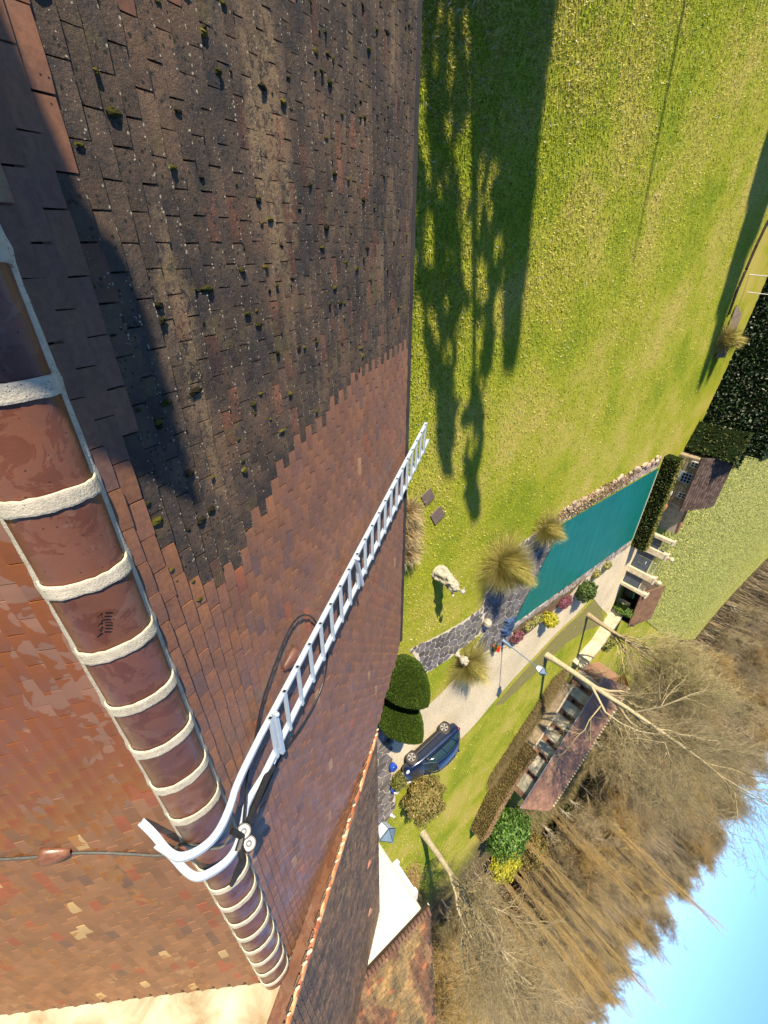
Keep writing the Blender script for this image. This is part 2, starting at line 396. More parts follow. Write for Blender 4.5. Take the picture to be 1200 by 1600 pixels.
# ---- crazy paving made of single slabs
random.seed(5)
def voronoi(poly, sp, jit=.42):
    x0 = min(p[0] for p in poly) - sp; x1 = max(p[0] for p in poly) + sp; y0 = min(p[1] for p in poly) - sp; y1 = max(p[1] for p in poly) + sp
    S = {}; i = 0
    for a, x in enumerate(np.arange(x0, x1, sp)):
        for b, y in enumerate(np.arange(y0, y1, sp)):
            S[a, b] = (x + (b % 2) * sp * .5 + random.uniform(-jit, jit) * sp, y + random.uniform(-jit, jit) * sp)
    out = []
    for (a, b), (px, py) in S.items():
        if not inpoly(px, py, poly): continue
        cell = [(px - sp * 1.4, py - sp * 1.4), (px + sp * 1.4, py - sp * 1.4), (px + sp * 1.4, py + sp * 1.4), (px - sp * 1.4, py + sp * 1.4)]
        for da in (-2, -1, 0, 1, 2):
            for db in (-2, -1, 0, 1, 2):
                q = S.get((a + da, b + db))
                if q is None or (da == 0 and db == 0): continue
                mx, my, nx, ny = (px + q[0]) / 2, (py + q[1]) / 2, q[0] - px, q[1] - py
                new = []
                for k in range(len(cell)):
                    P, Q = cell[k], cell[(k + 1) % len(cell)]; dp = (P[0] - mx) * nx + (P[1] - my) * ny; dq = (Q[0] - mx) * nx + (Q[1] - my) * ny
                    if dp <= 0: new.append(P)
                    if (dp < 0) != (dq < 0) and dp != dq: t = dp / (dp - dq); new.append((P[0] + (Q[0] - P[0]) * t, P[1] + (Q[1] - P[1]) * t))
                cell = new
                if len(cell) < 3: break
            if len(cell) < 3: break
        if len(cell) >= 3: out.append(((px, py), cell))
    return out
def paving(name, poly, sp, label, gap=.028, z=.02, tone=(.13, .125, .12), maxn=290):
    base = tri_sheet(name, poly, M_JOINT, lambda x, y: z, max(.8, sp * 2))
    cells = sorted(voronoi(poly, sp), key=lambda c: c[0][0] ** 2 + c[0][1] ** 2)
    rest = MB(); n = 0
    for (cx, cy), cell in cells:
        cell = [p if inpoly(p[0], p[1], poly) else ((p[0] + cx) / 2, (p[1] + cy) / 2) for p in cell]
        ctr = Vector((cx, cy)); pts = []
        for p in cell:
            v = Vector(p) - ctr; L = max(.02, v.length); pts.append((cx + v.x * max(.3, 1 - gap / L), cy + v.y * max(.3, 1 - gap / L), z + .022 + random.uniform(-.004, .006)))
        g = random.uniform(.65, 1.5); tt = (tone[0] * g, tone[1] * g * random.uniform(.97, 1.03), tone[2] * g * random.uniform(.92, 1.12), 1)
        if n < maxn and inframe((cx, cy, 0)): m = MB(); m.poly(pts, .03, tt, .008); m.build('paving_stone', M_STONE, base); n += 1
        else: rest.poly(pts, .03, tt)
    if rest.v: rest.build('paving_remainder', M_STONE, base, kind='stuff')
    return base
PATH = [G(*p)[:2] for p in [(640, 1014), (665, 1052), (700, 1030), (735, 1002), (757, 985), (752, 950), (720, 972), (685, 992)]]
paving('stone_path', PATH, .36, '')
TERR = [G(*p)[:2] for p in [(752, 950), (757, 985), (740, 1012), (745, 1030), (765, 1018), (790, 1010), (806, 1000), (800, 985), (808, 962), (826, 930), (845, 888), (868, 845), (842, 827), (828, 838), (800, 858), (776, 862), (770, 885), (762, 915)]]
paving('pool_terrace', TERR, .44, '')
HT = [G(*p)[:2] for p in [(575, 1095), (600, 1085), (612, 1125), (612, 1215), (617, 1240), (617, 1262), (600, 1290), (575, 1310)]]
paving('house_terrace', HT, .5, '', tone=(.17, .15, .13))
# long coping strips beside the pool
paving('pool_coping', [(12.5, 20.5), (13.35, 19.8), (13.35, 31.95), (12.5, 31.9)], .34, '', tone=(.30, .23, .18))
paving('pool_edge_paving', [(19.65, 17.2), (20.35, 17.2), (20.45, 32.1), (19.65, 32.1)], .34, '', tone=(.30, .27, .24))

# ================================================================== MAIN HOUSE
T = rad(32.58); CT, ST = math.cos(T), math.sin(T)
RY0, RY1, RZ = -.305, .02, H - 1.95            # feet of the ridge tiles, back and front
XG = 7.45                                       # gable of the taller neighbour
main = empty('main_house', (2, 0, 0), 'long clay tiled house under the camera with half its slope dark from moss', 'house')
def slope_pt(y0, sgn, X, d, n, pitch=T, z0=RZ):
    """point on a slope: X along the ridge, d down the slope, n above it"""
    c, s = math.cos(pitch), math.sin(pitch)
    return (X, y0 + sgn * (d * c + n * s), z0 - d * s + n * c)
walls = MB(); walls.box((-2.3, -.14, 2.5), (19.4, 6.6, 5.0)); walls.build('wall', M_WHITEWALL, main)
front = MB()
poly = [(-12, 0), (XG, 0), (XG, 2.85), (7.31, 2.93), (6.45, 4.29), (-12, 4.29)]
top = [slope_pt(RY1, 1, x, d, -.02) for x, d in poly]; bot = [slope_pt(RY1, 1, x, d, -.12) for x, d in poly]
n = len(poly); front.add(top + bot, [tuple(range(n))[::-1], tuple(range(n, 2 * n))] + [(i, (i + 1) % n, n + (i + 1) % n, n + i) for i in range(n)])
front_o = front.build('front_slope', M_WOODDARK, main)
back = MB(); poly2 = [(-12, 0), (XG, 0), (XG, 4.6), (-12, 4.6)]
top = [slope_pt(RY0, -1, x, d, -.02) for x, d in poly2]; bot = [slope_pt(RY0, -1, x, d, -.12) for x, d in poly2]
back.add(top + bot, [(0, 1, 2, 3), (7, 6, 5, 4)] + [(i, (i + 1) % 4, 4 + (i + 1) % 4, 4 + i) for i in range(4)])
back_o = back.build('back_slope', M_WOODDARK, main)
# gutter: dark line under the front eave
gm = MB(); e = slope_pt(RY1, 1, 0, 4.31, -.07); gm.tube([(-12, e[1] + .075, e[2] + .005), (6.42, e[1] + .075, e[2] + .005)], .055, 8); gm.build('gutter', mat('zinc_gutter', (.03, .028, .027), (.05, .045, .04), 5, .6), main)

TW, TG = .199, .0875
NZ = [(0, 0, 0)]
def tile_geo(fn, X0, d0, w, g, col, th=.013, over=.035):
    """a flat clay tile: slightly cambered, nose resting on the course below"""
    rr = random.uniform; sk = rr(-.004, .004); lift = rr(.0, .004); g2 = g + rr(-.005, .004); hw = w / 2 - .0022 - rr(0, .0015)
    xs_ = [-hw, -hw * .5, 0, hw * .5, hw]; V = []; cam_ = .0015 + rr(-.001, .002)
    tl = rr(-.002, .002)
    for j, (d, n) in enumerate(((-over, -.004), (g2 * .55, .007), (g2, .013 + lift))):
        for x in xs_:
            V.append(fn(X0 + x + sk * d * 8, d0 + d + (rr(-.0012, .0012) if j == 2 else 0), n + cam_ * (1 - (x / hw) ** 2) * 1.2 + tl * x / hw))
    base = len(V)
    for x in xs_: V.append(fn(X0 + x + sk * g2 * 8, d0 + g2 + .001, -.004))
    F = []
    for j in range(2):
        for i in range(4): F.append((j * 5 + i, j * 5 + i + 1, (j + 1) * 5 + i + 1, (j + 1) * 5 + i))
    for i in range(4): F.append((10 + i, 10 + i + 1, base + i + 1, base + i))
    b2 = len(V); V += [fn(X0 - hw, d0 - over, -.014), fn(X0 + hw, d0 - over, -.014)]
    F += [(0, 5, 10, base, b2), (4, b2 + 1, base + 4, 14, 9)]
    A = [0, 0, 0, 0, 0, .55, .55, .55, .55, .55, 1, 1, 1, 1, 1] + [1] * 5 + [0, 0]
    return V, F, [(col[0], col[1], col[2], a) for a in A]
def col_clean():
    r = random.random()
    if r < .010: return (.33, .20, .10)
    if r < .03: return (.26, .10, .05)
    if r < .06: return (.16, .095, .07)
    k = random.uniform(.92, 1.08); w_ = random.random()
    return ((.20 + .02 * w_) * k, (.105 + .006 * w_) * k, (.062 - .006 * w_) * k)
def col_old():
    r = random.random(); k = random.uniform(.8, 1.2)
    if r < .08: return (.125 * k, .070 * k, .050 * k)
    return (.088 * k, .068 * k, .052 * k)
def lay(parent, fn, xr, nd, tw, tg, colf, matf, keep, maxn, name='tile', restname='tile_field'):
    L = []
    for k in range(nd):
        off = (k % 2) * tw / 2 + random.uniform(-.006, .006); n0 = int(math.floor(xr[0] / tw)); n1 = int(math.ceil(xr[1] / tw))
        for i in range(n0, n1 + 1):
            x = i * tw + off; d = k * tg; c = fn(x, d + tg / 2, 0)
            if not keep(x, d, c): continue
            L.append((x, d, c))
    if maxn: L.sort(key=lambda t: t[2][0] ** 2 + t[2][1] ** 2 + (t[2][2] - H) ** 2 + (0 if inframe(t[2], 20) else 500))
    rest = {}; cnt = 0
    for x, d, c in L:
        mt = matf(x, d, c); geo = tile_geo(fn, x, d, tw, tg, colf(x, d, c))
        if cnt < maxn and inframe(c, 20): meshobj(name, *geo[:2], mt, parent, geo[2]); cnt += 1
        else:
            m = rest.setdefault(mt.name, (MB(), mt))[0]; m.add(*geo[:2], geo[2])
    for m, mt in rest.values(): m.build(restname, mt, parent, kind='stuff')
    return L
# the part of the front slope nobody has cleaned yet (outline on the slope, traced along tile edges)
def front_dx(x, y):
    P = AP(x, y, (0, RY1, RZ), (0, ST, CT)); return (P[0], ((P[1] - RY1) * CT - (P[2] - RZ) * ST))
OLD = [front_dx(*p) for p in [(25, -40), (60, 60), (85, 170), (120, 300), (150, 420), (172, 520), (205, 640), (222, 740), (252, 830), (290, 905), (322, 928), (352, 905), (372, 872), (395, 830), (418, 765), (450, 715), (485, 672), (525, 625), (548, 598), (585, 562), (610, 545), (640, 530), (655, -40)]]
random.seed(11)
def is_old(x, d): return inpoly(x, d + .05, OLD)
ffn = lambda x, d, n: slope_pt(RY1 - .01, 1, x, d, n)
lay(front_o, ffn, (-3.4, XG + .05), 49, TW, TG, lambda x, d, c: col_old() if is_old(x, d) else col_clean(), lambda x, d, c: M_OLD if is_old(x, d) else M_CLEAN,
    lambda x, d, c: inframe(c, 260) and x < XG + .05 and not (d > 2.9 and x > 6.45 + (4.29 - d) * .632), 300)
bfn = lambda x, d, n: slope_pt(RY0 + .01, -1, x, d, n)
def col_back(x, d, c):
    if x < 3.0 and random.random() < .9: 
        k = random.uniform(.94, 1.08); return (.23 * k, .122 * k, .078 * k)
    r = random.random()
    if r < .020 and x > 3.2: return (.44, .31, .14)
    if r < .10: return (.26, .085, .04)
    if r < .12: return (.15, .085, .055)
    k = random.uniform(.85, 1.15); return (.225 * k, .113 * k, .056 * k)
lay(back_o, bfn, (-1.2, XG - .13), 45, TW, TG, col_back, lambda x, d, c: M_WET, lambda x, d, c: inframe(c, 200) and x < XG - .13, 300)
# moss cushions in the joints of the uncleaned part
def moss_cushion(m, fn, X, d, s):
    nu, nv = 7, 4; V = []; sx = s * random.uniform(.9, 2.0); sd = s * random.uniform(.45, .8)
    for j in range(nv):
        ph = j / (nv - 1) * math.pi / 2
        for i in range(nu):
            th = 2 * math.pi * i / nu; k = random.uniform(.75, 1.25)
            V.append(fn(X + math.cos(th) * math.cos(ph) * sd * k, d + math.sin(th) * math.cos(ph) * sx * k, .008 + math.sin(ph) * s * .55 * k))
    F = [(j * nu + i, j * nu + (i + 1) % nu, (j + 1) * nu + (i + 1) % nu, (j + 1) * nu + i) for j in range(nv - 1) for i in range(nu)] + [tuple((nv - 1) * nu + i for i in range(nu))]
    c = random.choice([(.06, .058, .010), (.035, .036, .010), (.09, .075, .016), (.02, .018, .010)])
    m.add(V, F, (*c, 1))
mm = MB(); random.seed(3)
for _ in range(520):
    x = random.randrange(-16, 11) * TW + random.choice((0, TW / 2)) + random.uniform(-.015, .05); k = random.randrange(2, 48); d = k * TG + random.uniform(.0, .05)
    if is_old(x, d) and inframe(ffn(x, d, 0), 100): moss_cushion(mm, ffn, x, d, random.choice((.008, .012, .014, .022, .028)))
mm.build('moss', tinted('moss_tufts', .95, .05, 0, 160), front_o, kind='stuff')
# ---- ridge tiles with mortar bands and fillets
RS = .3975; RX0 = .41 - 4 * RS; RW = (RY1 - RY0) / 2; RC = (RY0 + RY1) / 2
def arc(t, r=RW, h=.125):      # t 0..1 from back foot to front foot
    a = math.pi * (1 - t); return (RC - math.cos(math.pi * t) * r, RZ + .012 + (math.sin(math.pi * t) ** .8) * h)
random.seed(21)
for i in range(-2, 24):
    xa = RX0 + i * RS; xb = xa + RS
    if xa > XG - .1: break
    xb = min(xb, XG - .02); V = []; F = []; TT = []; nx, na = 6, 12
    k = random.uniform(.85, 1.12); c = random.choice([(.155, .068, .045), (.175, .074, .042), (.145, .064, .046)]); lump = random.uniform(0, 9)
    for a in range(nx + 1):
        for b in range(na + 1):
            u = a / nx; y, z = arc(b / na, RW - .006 * u, .125 - .012 * u); x = xa + (xb - xa) * u
            z += .002 * noise.noise((x * 9, y * 20, lump)); e = max(abs(b / na - .5) * 2, 0)
            V.append((x, y, z)); TT.append((c[0] * k, c[1] * k, c[2] * k, e))
    F = [(a * (na + 1) + b, (a + 1) * (na + 1) + b, (a + 1) * (na + 1) + b + 1, a * (na + 1) + b + 1) for a in range(nx) for b in range(na)]
    meshobj('ridge_tile', V, F, M_RIDGE, main, TT, smooth=True)
    V = []; F = []; prof = [(-.033, -.003), (-.031, .006), (-.022, .0075), (.022, .0095), (.031, .008), (.032, -.006)]; na = 18; np_ = len(prof)
    for b in range(na + 1):
        for px_, pz in prof:
            t = b / na; y, z = arc(t); ny = (y - RC) / RW; k2 = 1 + .22 * noise.noise((xa * 3, b * .8, (px_ > 0) * 9))
            q = 1 + .25 * abs(2 * t - 1) ** 4
            V.append((xa + px_ * k2 * q + .012 * abs(2 * t - 1) ** 3, y + ny * pz * k2 * .8, z + pz * k2 - .002))
    F = [(b * np_ + j, b * np_ + j + 1, (b + 1) * np_ + j + 1, (b + 1) * np_ + j) for b in range(na) for j in range(np_ - 1)]
    if xa < XG - .05: meshobj('mortar_band', V, F, M_MORTAR, main)
for y0, sg in ((RY0, -1), (RY1, 1)):
    V = []; F = []; N_ = 260; XA = RX0 - 2 * RS
    for i in range(N_ + 1):
        x = XA + (XG - .02 - XA) * i / N_; w1 = .017 + .006 * noise.noise((x * 14, sg * 3, 0)) + .003 * noise.noise((x * 50, sg, 4)); 
        near = abs(((x - RX0) / RS + .5) % 1 - .5) * RS; w1 += .010 * max(0, 1 - near / .05)
        for o_, z_ in ((-.012, .030), (-.003, .022), (w1 * .75, .010), (w1 * .75 + .003, -.02)): V.append((x, y0 + sg * o_, RZ + z_ - max(0, o_) * .55))
    F = [(i * 4 + j, (i + 1) * 4 + j, (i + 1) * 4 + j + 1, i * 4 + j + 1) for i in range(N_) for j in range(3)]
    meshobj('mortar_fillet', V, F, M_MORTAR, main, smooth=True)
# shoe prints left by a wet sole on one ridge tile are dirt, built as thin smears of mud
fp = MB(); fx0 = 1.36
for q in range(14):
    u = fx0 + (q % 7) * .0155 + random.uniform(-.003, .003); t0 = .44 + (q // 7) * .062 + random.uniform(-.008, .008) - (q % 7) * .010; sg_ = 1 if q // 7 else -1; pts = []
    for (dx, dt) in ((-.005 - sg_ * .006, 0), (.005 - sg_ * .006, 0), (.005 + sg_ * .008, .05), (-.005 + sg_ * .008, .05)):
        y, z = arc(t0 + dt, RW, .125); pts.append((u + dx, y, z + .0028))
    fp.add(pts, [(0, 1, 2, 3)], (.10, .040, .024, 1))
fp.build('muddy_shoe_print', tinted('mud', .6), main)
# ---- unseen chimney added behind the camera, shaped to shade the ridge
ch = empty('shade_chimney', (-3.3, -.1, 8), 'unseen brick chimney stack added behind the camera to shade the ridge', 'chimney')
cb = MB(); cb.box((-3.3, -.69, 8.55), (.8, .85, 2.1)); cb.build('stack', mat('shade_chimney_brick', (.26, .11, .07), (.20, .09, .06), 4, .9), ch)
cb = MB(); cb.box((-3.3, -.69, 9.66), (.9, .95, .12)); cb.build('cap', M_MORTAR, ch)

# ================================================================== TALLER NEIGHBOUR (shares the ridge direction)
TA = rad(36.6)
nb = empty('neighbour_house', (12, 0, 0), 'taller adjoining house with a dark tiled slope behind the end of the ridge', 'house')
AYE, AZE = 2.60, H - 3.62                          # eave line
def afn(x, d, n):   # d measured DOWN from a high point y = -3
    return (x, -3.0 + d * math.cos(TA) + n * math.sin(TA), AZE + (AYE + 3.0) * math.tan(TA) - d * math.sin(TA) + n * math.cos(TA))
DL = (AYE + 3.0) / math.cos(TA); X3 = 16.35
s_ = MB(); V = [afn(XG - .05, 0, -.02), afn(X3, 0, -.02), afn(X3, DL, -.02), afn(XG - .05, DL, -.02)]; V2 = [afn(XG - .05, 0, -.14), afn(X3, 0, -.14), afn(X3, DL, -.14), afn(XG - .05, DL, -.14)]
s_.add(V + V2, [(3, 2, 1, 0), (4, 5, 6, 7)] + [(i, (i + 1) % 4, 4 + (i + 1) % 4, 4 + i) for i in range(4)]); as_o = s_.build('front_slope', M_WOODDARK, nb)
# gable wall, cream and water stained, rising above the lower roof
g_ = MB(); yt = lambda y: AZE + (AYE - y) * math.tan(TA) - .13
g_.add([(XG, 2.3, 0), (XG, 2.3, yt(2.3)), (XG, -3.0, yt(-3.0)), (XG, -8.3, yt(2.3)), (XG, -8.3, 0), (XG + .4, 2.3, 0), (XG + .4, 2.3, yt(2.3)), (XG + .4, -3.0, yt(-3.0)), (XG + .4, -8.3, yt(2.3)), (XG + .4, -8.3, 0)],
       [(0, 1, 2, 3, 4), (9, 8, 7, 6, 5), (0, 5, 6, 1), (3, 8, 9, 4), (1, 6, 7, 2), (2, 7, 8, 3)])
g_.build('gable_wall', M_RENDER, nb)
wl = MB(); wl.box((12.1, 2.15, AZE / 2 - .1), (8.5, .3, AZE - .2)); wl.build('front_wall', M_WHITEWALL, nb)
bs = MB(); bs.add([(XG, -3, yt(-3) + .13), (X3, -3, yt(-3) + .13), (X3, -8.6, yt(2.6) + .13), (XG, -8.6, yt(2.6) + .13), (XG, -3, yt(-3)), (X3, -3, yt(-3)), (X3, -8.6, yt(2.6)), (XG, -8.6, yt(2.6))], [(3, 2, 1, 0), (4, 5, 6, 7), (0, 1, 5, 4), (1, 2, 6, 5), (2, 3, 7, 6), (3, 0, 4, 7)]); bs.build('back_slope', M_WOODDARK, nb)
random.seed(12)
def col_adj(x, d, c):
    k = random.uniform(.8, 1.2); r = random.random()
    if r < .12: return (.20 * k, .15 * k, .09 * k)
    if r < .4: return (.13 * k, .10 * k, .075 * k)
    return (.165 * k, .115 * k, .080 * k)
nd = int(DL / .098)
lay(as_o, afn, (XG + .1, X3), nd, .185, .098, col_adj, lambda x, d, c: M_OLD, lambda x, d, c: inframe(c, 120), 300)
em = MB(); q0, q1 = afn(XG - .06, DL, .02), afn(XG - .06, 1.5, .02); q2, q3 = (q1[0], q1[1], q1[2] - .34), (q0[0], q0[1], q0[2] - .10)
em.add([q0, q1, q2, q3, (XG, q0[1], q0[2]), (XG, q1[1], q1[2]), (XG, q2[1], q2[2]), (XG, q3[1], q3[2])], [(0, 1, 2, 3), (7, 6, 5, 4), (0, 4, 5, 1), (3, 2, 6, 7), (0, 3, 7, 4), (1, 5, 6, 2)], (.13, .062, .034, 0)); em.build('verge_edge', M_RIDGE, nb)
# verge: stacked orange verge tiles lit by the sun
random.seed(6)
NV = 46
for i in range(NV):
    d = DL - .02 - i * .135
    if d < 2.2: break
    P = Vector(afn(XG - .02, d, .015)); Q = Vector(afn(XG - .02, d - .19, .03)); ax = (P - Q).normalized(); n_ = Vector((0, math.sin(TA), math.cos(TA))); c = random.choice([(.42, .17, .06), (.50, .24, .10), (.34, .12, .05), (.55, .33, .16)])
    V = []; 
    for pt, r in ((P, .062), (Q, .050)):
        for k in range(7):
            a = math.pi * (k / 6); V.append(pt + Vector((-math.cos(a) * r, 0, 0)) + n_ * (math.sin(a) * r * .8 - .02))
    F = [(k, k + 1, 8 + k, 7 + k) for k in range(6)] + [tuple(range(7))[::-1]]
    meshobj('verge_tile', V, F, M_RIDGE, nb, [(*c, 0)] * 14)
vm = MB(); 
for i in range(60):
    a = DL - i * .105
    if a < 2.1: break
    if random.random() < .55: P = afn(XG - .1, a, .02 + random.uniform(-.01, .01)); vm.ball(P, random.uniform(.015, .032), 6, 4, (.62, .50, .33, 1), (1, 1.6, .7))
vm.build('mortar_daub', tinted('daub', .9), nb, kind='stuff')
def vent(parent, fn, X, d, s, c=(.20, .075, .045), lab=None):
    V = []; F = []; nu, nv = 9, 6
    for j in range(nv + 1):
        u = j / nv
        for i in range(nu + 1):
            a = math.pi * i / nu; wd = s * (.25 + .75 * math.sin(u * math.pi / 2)); V.append(fn(X - math.cos(a) * wd * .5, d - s * 1.1 + s * 1.1 * u, .01 + math.sin(a) * wd * .42))
    F = [(j * (nu + 1) + i, j * (nu + 1) + i + 1, (j + 1) * (nu + 1) + i + 1, (j + 1) * (nu + 1) + i) for j in range(nv) for i in range(nu)]
    o = meshobj('vent_tile', V, F, M_RIDGE, parent, [(*c, 0)] * len(V), smooth=True); so_ = o.modifiers.new('th', 'SOLIDIFY'); so_.thickness = .012
    if lab: o['label'] = lab
    return o
x_, d_ = front_dx(460, 1018); vent(front_o, ffn, 3.08, 1.10, .18, (.12, .055, .04))
vent(back_o, bfn, 3.57, .92, .155, (.19, .088, .052))
vent(as_o, afn, 11.0, (2.06 + 3) / math.cos(TA), .14, (.30, .14, .08)); vent(as_o, afn, 13.45, (1.98 + 3) / math.cos(TA), .15, (.30, .15, .09))

# ================================================================== THIRD BUILDING: bright wall, hipped roof
tb = empty('hipped_house', (19, 0, 0), 'far wing with a bright cream wall and a mottled brown hipped roof', 'house')
wb = MB(); wb.box((19.4, -1.2, 3.6), (6.1, 9.64, 7.2)); o = wb.build('wall', M_WHITEWALL, tb); bevel(o, .12, 3)
Z3 = 7.22; X3E = 16.22; T3 = rad(45)
def cfn(y, d, n):   # slope facing the camera side; 'x' of the layer is world Y, d goes DOWN
    u = D3 - d; return (X3E + u * math.cos(T3) - n * math.sin(T3), y, Z3 + u * math.sin(T3) + n * math.cos(T3))
D3 = 3.6
HIP = lambda u: 3.80 - u * .707 * .72
cs = MB(); P = [cfn(3.8, D3, -.02), cfn(-6, D3, -.02), cfn(-6, 0, -.02), cfn(HIP(D3), 0, -.02)]; cs.add(P + [(p[0] + .05, p[1], p[2] - .1) for p in P], [(0, 1, 2, 3), (7, 6, 5, 4)] + [(i, (i + 1) % 4, 4 + (i + 1) % 4, 4 + i) for i in range(4)])
cs_o = cs.build('west_slope', M_WOODDARK, tb)
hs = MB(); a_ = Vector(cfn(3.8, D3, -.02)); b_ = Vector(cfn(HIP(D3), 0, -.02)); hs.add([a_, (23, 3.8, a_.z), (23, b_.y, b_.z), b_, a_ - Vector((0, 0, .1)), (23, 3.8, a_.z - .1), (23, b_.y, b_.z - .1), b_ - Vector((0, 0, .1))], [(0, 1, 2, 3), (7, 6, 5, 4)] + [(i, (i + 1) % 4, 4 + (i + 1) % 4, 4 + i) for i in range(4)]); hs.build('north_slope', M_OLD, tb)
random.seed(14)
def col_third(y, d, c):
    k = random.uniform(.75, 1.25); r = random.random(); g = noise.noise((y * 1.2, d * 1.2, 5))
    if r < .04: return (.26 * k, .11 * k, .055 * k)
    if g > .0: return (.20 * k, .155 * k, .08 * k)
    return (.135 * k, .078 * k, .052 * k)
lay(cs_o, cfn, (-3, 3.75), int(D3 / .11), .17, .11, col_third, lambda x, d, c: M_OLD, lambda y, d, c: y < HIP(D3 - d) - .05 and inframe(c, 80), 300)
for i in range(24):      # eave row of rounded tiles
    y = 3.7 - i * .115; meshobj('eave_tile', *(lambda V, F: (V, F))(*(lambda m: (m.v, m.f))(MB().tube([(X3E - .03, y, Z3 - .02), (X3E + .16, y, Z3 + .12)], [.045, .04], 8))), M_RIDGE, tb, [(.17, .10, .07, 0)] * 16)
# window surround on the side wall
wn = MB(); wn.box((17.2, 3.72, 6.62), (1.3, .20, .14)); wn.box((17.2, 3.72, 5.75), (1.4, .20, .12)); wn.box((16.62, 3.69, 6.18), (.12, .14, .8)); wn.box((17.8, 3.69, 6.18), (.12, .14, .8)); wn.box((16.7, 3.78, 6.2), (.30, .06, .66), .25)
o = wn.build('window_surround', M_WHITE, tb)
wg = MB(); wg.box((17.2, 3.63, 6.18), (1.05, .02, .75)); wg.build('window_pane', mat('window_glass', (.05, .07, .09), (.06, .08, .1), 3, .08, .6, 0), tb)

# ================================================================== LADDER, WHEELS, CABLE
lad = empty('roof_ladder', (3.3, .4, 8), 'aluminium roof ladder hooked over the ridge, running down past the eave', 'ladder')
LN = .115
def mp(X, d, n=LN): return ffn(X, d, n)
def dd(y, z): return (y - RY1) * CT - (z - RZ + 0) * ST
A0, A1 = (3.17, .45), (2.295, 5.10); B0, B1 = (3.60, .60), (2.63, 5.28)
def railpt(P0, P1, t): return mp(P0[0] + (P1[0] - P0[0]) * t, P0[1] + (P1[1] - P0[1]) * t)
hookA = [(407, 1150), (370, 1225), (360, 1262), (340, 1305), (312, 1330), (282, 1342), (262, 1332), (242, 1305), (221, 1285)]
hookB = [(412, 1212), (385, 1255), (382, 1280), (372, 1322), (355, 1347), (325, 1367), (307, 1372), (290, 1362), (267, 1335), (245, 1320)]
def smooth_path(P, it=2):
    P = [np.array(p, float) for p in P]
    for _ in range(it):
        Q = [P[0]]
        for a, b in zip(P, P[1:]): Q += [a * .75 + b * .25, a * .25 + b * .75]
        Q.append(P[-1]); P = Q
    return P
SLB = [(float(i), ) for i in range(0)]
A_up = [AX(*p, 3.2) for p in hookA]; B_up = [AX(*p, 3.56) for p in hookB]
A0v = A_up[0]; B0v = B_up[0]
A1v = AP(666, 661, ffn(0, 0, LN), (0, ST, CT)); B1v = AP(669, 687, ffn(0, 0, LN), (0, ST, CT))
Am = AP(499, 964, ffn(0, 0, LN), (0, ST, CT)); Ae = AP(632, 712, ffn(0, 0, LN), (0, ST, CT))
A_lo = [A1v, AP(600, 765, ffn(0, 0, LN), (0, ST, CT)), AP(545, 873, ffn(0, 0, LN), (0, ST, CT)), Am]; 
def rail(name, path, wdt=.026, hgt=.046):
    V = []; F = []; P = [Vector(tuple(map(float, p))) for p in path]; m = len(P)
    for i, p in enumerate(P):
        d = (P[min(i + 1, m - 1)] - P[max(i - 1, 0)]).normalized(); x = Vector((1, 0, 0)); x = (x - d * x.dot(d)).normalized(); y = d.cross(x)
        for a, b in ((-1, -1), (-1, -.35), (-.55, -.35), (-.55, .35), (-1, .35), (-1, 1), (1, 1), (1, -1)): V.append(p + x * a * wdt / 2 + y * b * hgt / 2)
    F = [(i * 8 + k, i * 8 + (k + 1) % 8, (i + 1) * 8 + (k + 1) % 8, (i + 1) * 8 + k) for i in range(m - 1) for k in range(8)] + [tuple(range(8))[::-1], tuple((m - 1) * 8 + k for k in range(8))]
    return meshobj(name, V, F, M_ALU, lad)
def lin(a, b, n): return [a + (b - a) * k / n for k in range(n + 1)]
rail('rail', smooth_path([A1v, A0v]) [:-1] + smooth_path(A_up, 2)); rail('rail', smooth_path([B1v, B0v])[:-1] + smooth_path(B_up, 2))
# rungs
LA = np.linalg.norm(A1v - A0v); NR = 21
for k in range(NR):
    ka = (k + .55) / (NR) ; pa = A0v + (A1v - A0v) * ka; pb = B0v + (B1v - B0v) * (ka * LA / np.linalg.norm(B1v - B0v) + .010)
    dv = Vector(tuple(pb - pa)).normalized(); m = MB(); up_ = Vector((0, ST, CT)) * .018
    m.tube([Vector(tuple(pa)) - dv * .03 + up_, Vector(tuple(pb)) + dv * .035 + up_], .019, 4, True, up=(0, ST, CT)); r_ = m.build('rung', M_ALU, lad)
    m = MB(); m.tube([Vector(tuple(pa)) - dv * .034 + up_, Vector(tuple(pa)) - dv * .0302 + up_], .017, 4, True, up=(0, ST, CT)); m.build('end_cap', M_BLACK, r_)
# doubled rungs with clamps (joint of two ladder sections)
for ka in (.035, .395):
    pa = A0v + (A1v - A0v) * ka; pb = B0v + (B1v - B0v) * (ka + .01); dv = Vector(tuple(pb - pa)).normalized(); up_ = Vector((0, ST, CT)) * .034
    m = MB(); m.tube([Vector(tuple(pa)) - dv * .04 + up_, Vector(tuple(pb)) + dv * .05 + up_], .026, 4, True, up=(0, ST, CT)); m.ball(Vector(tuple(pa)) - dv * .03 + up_ * 1.6, .022, 8, 6); m.build('section_clamp', M_ALU, lad)
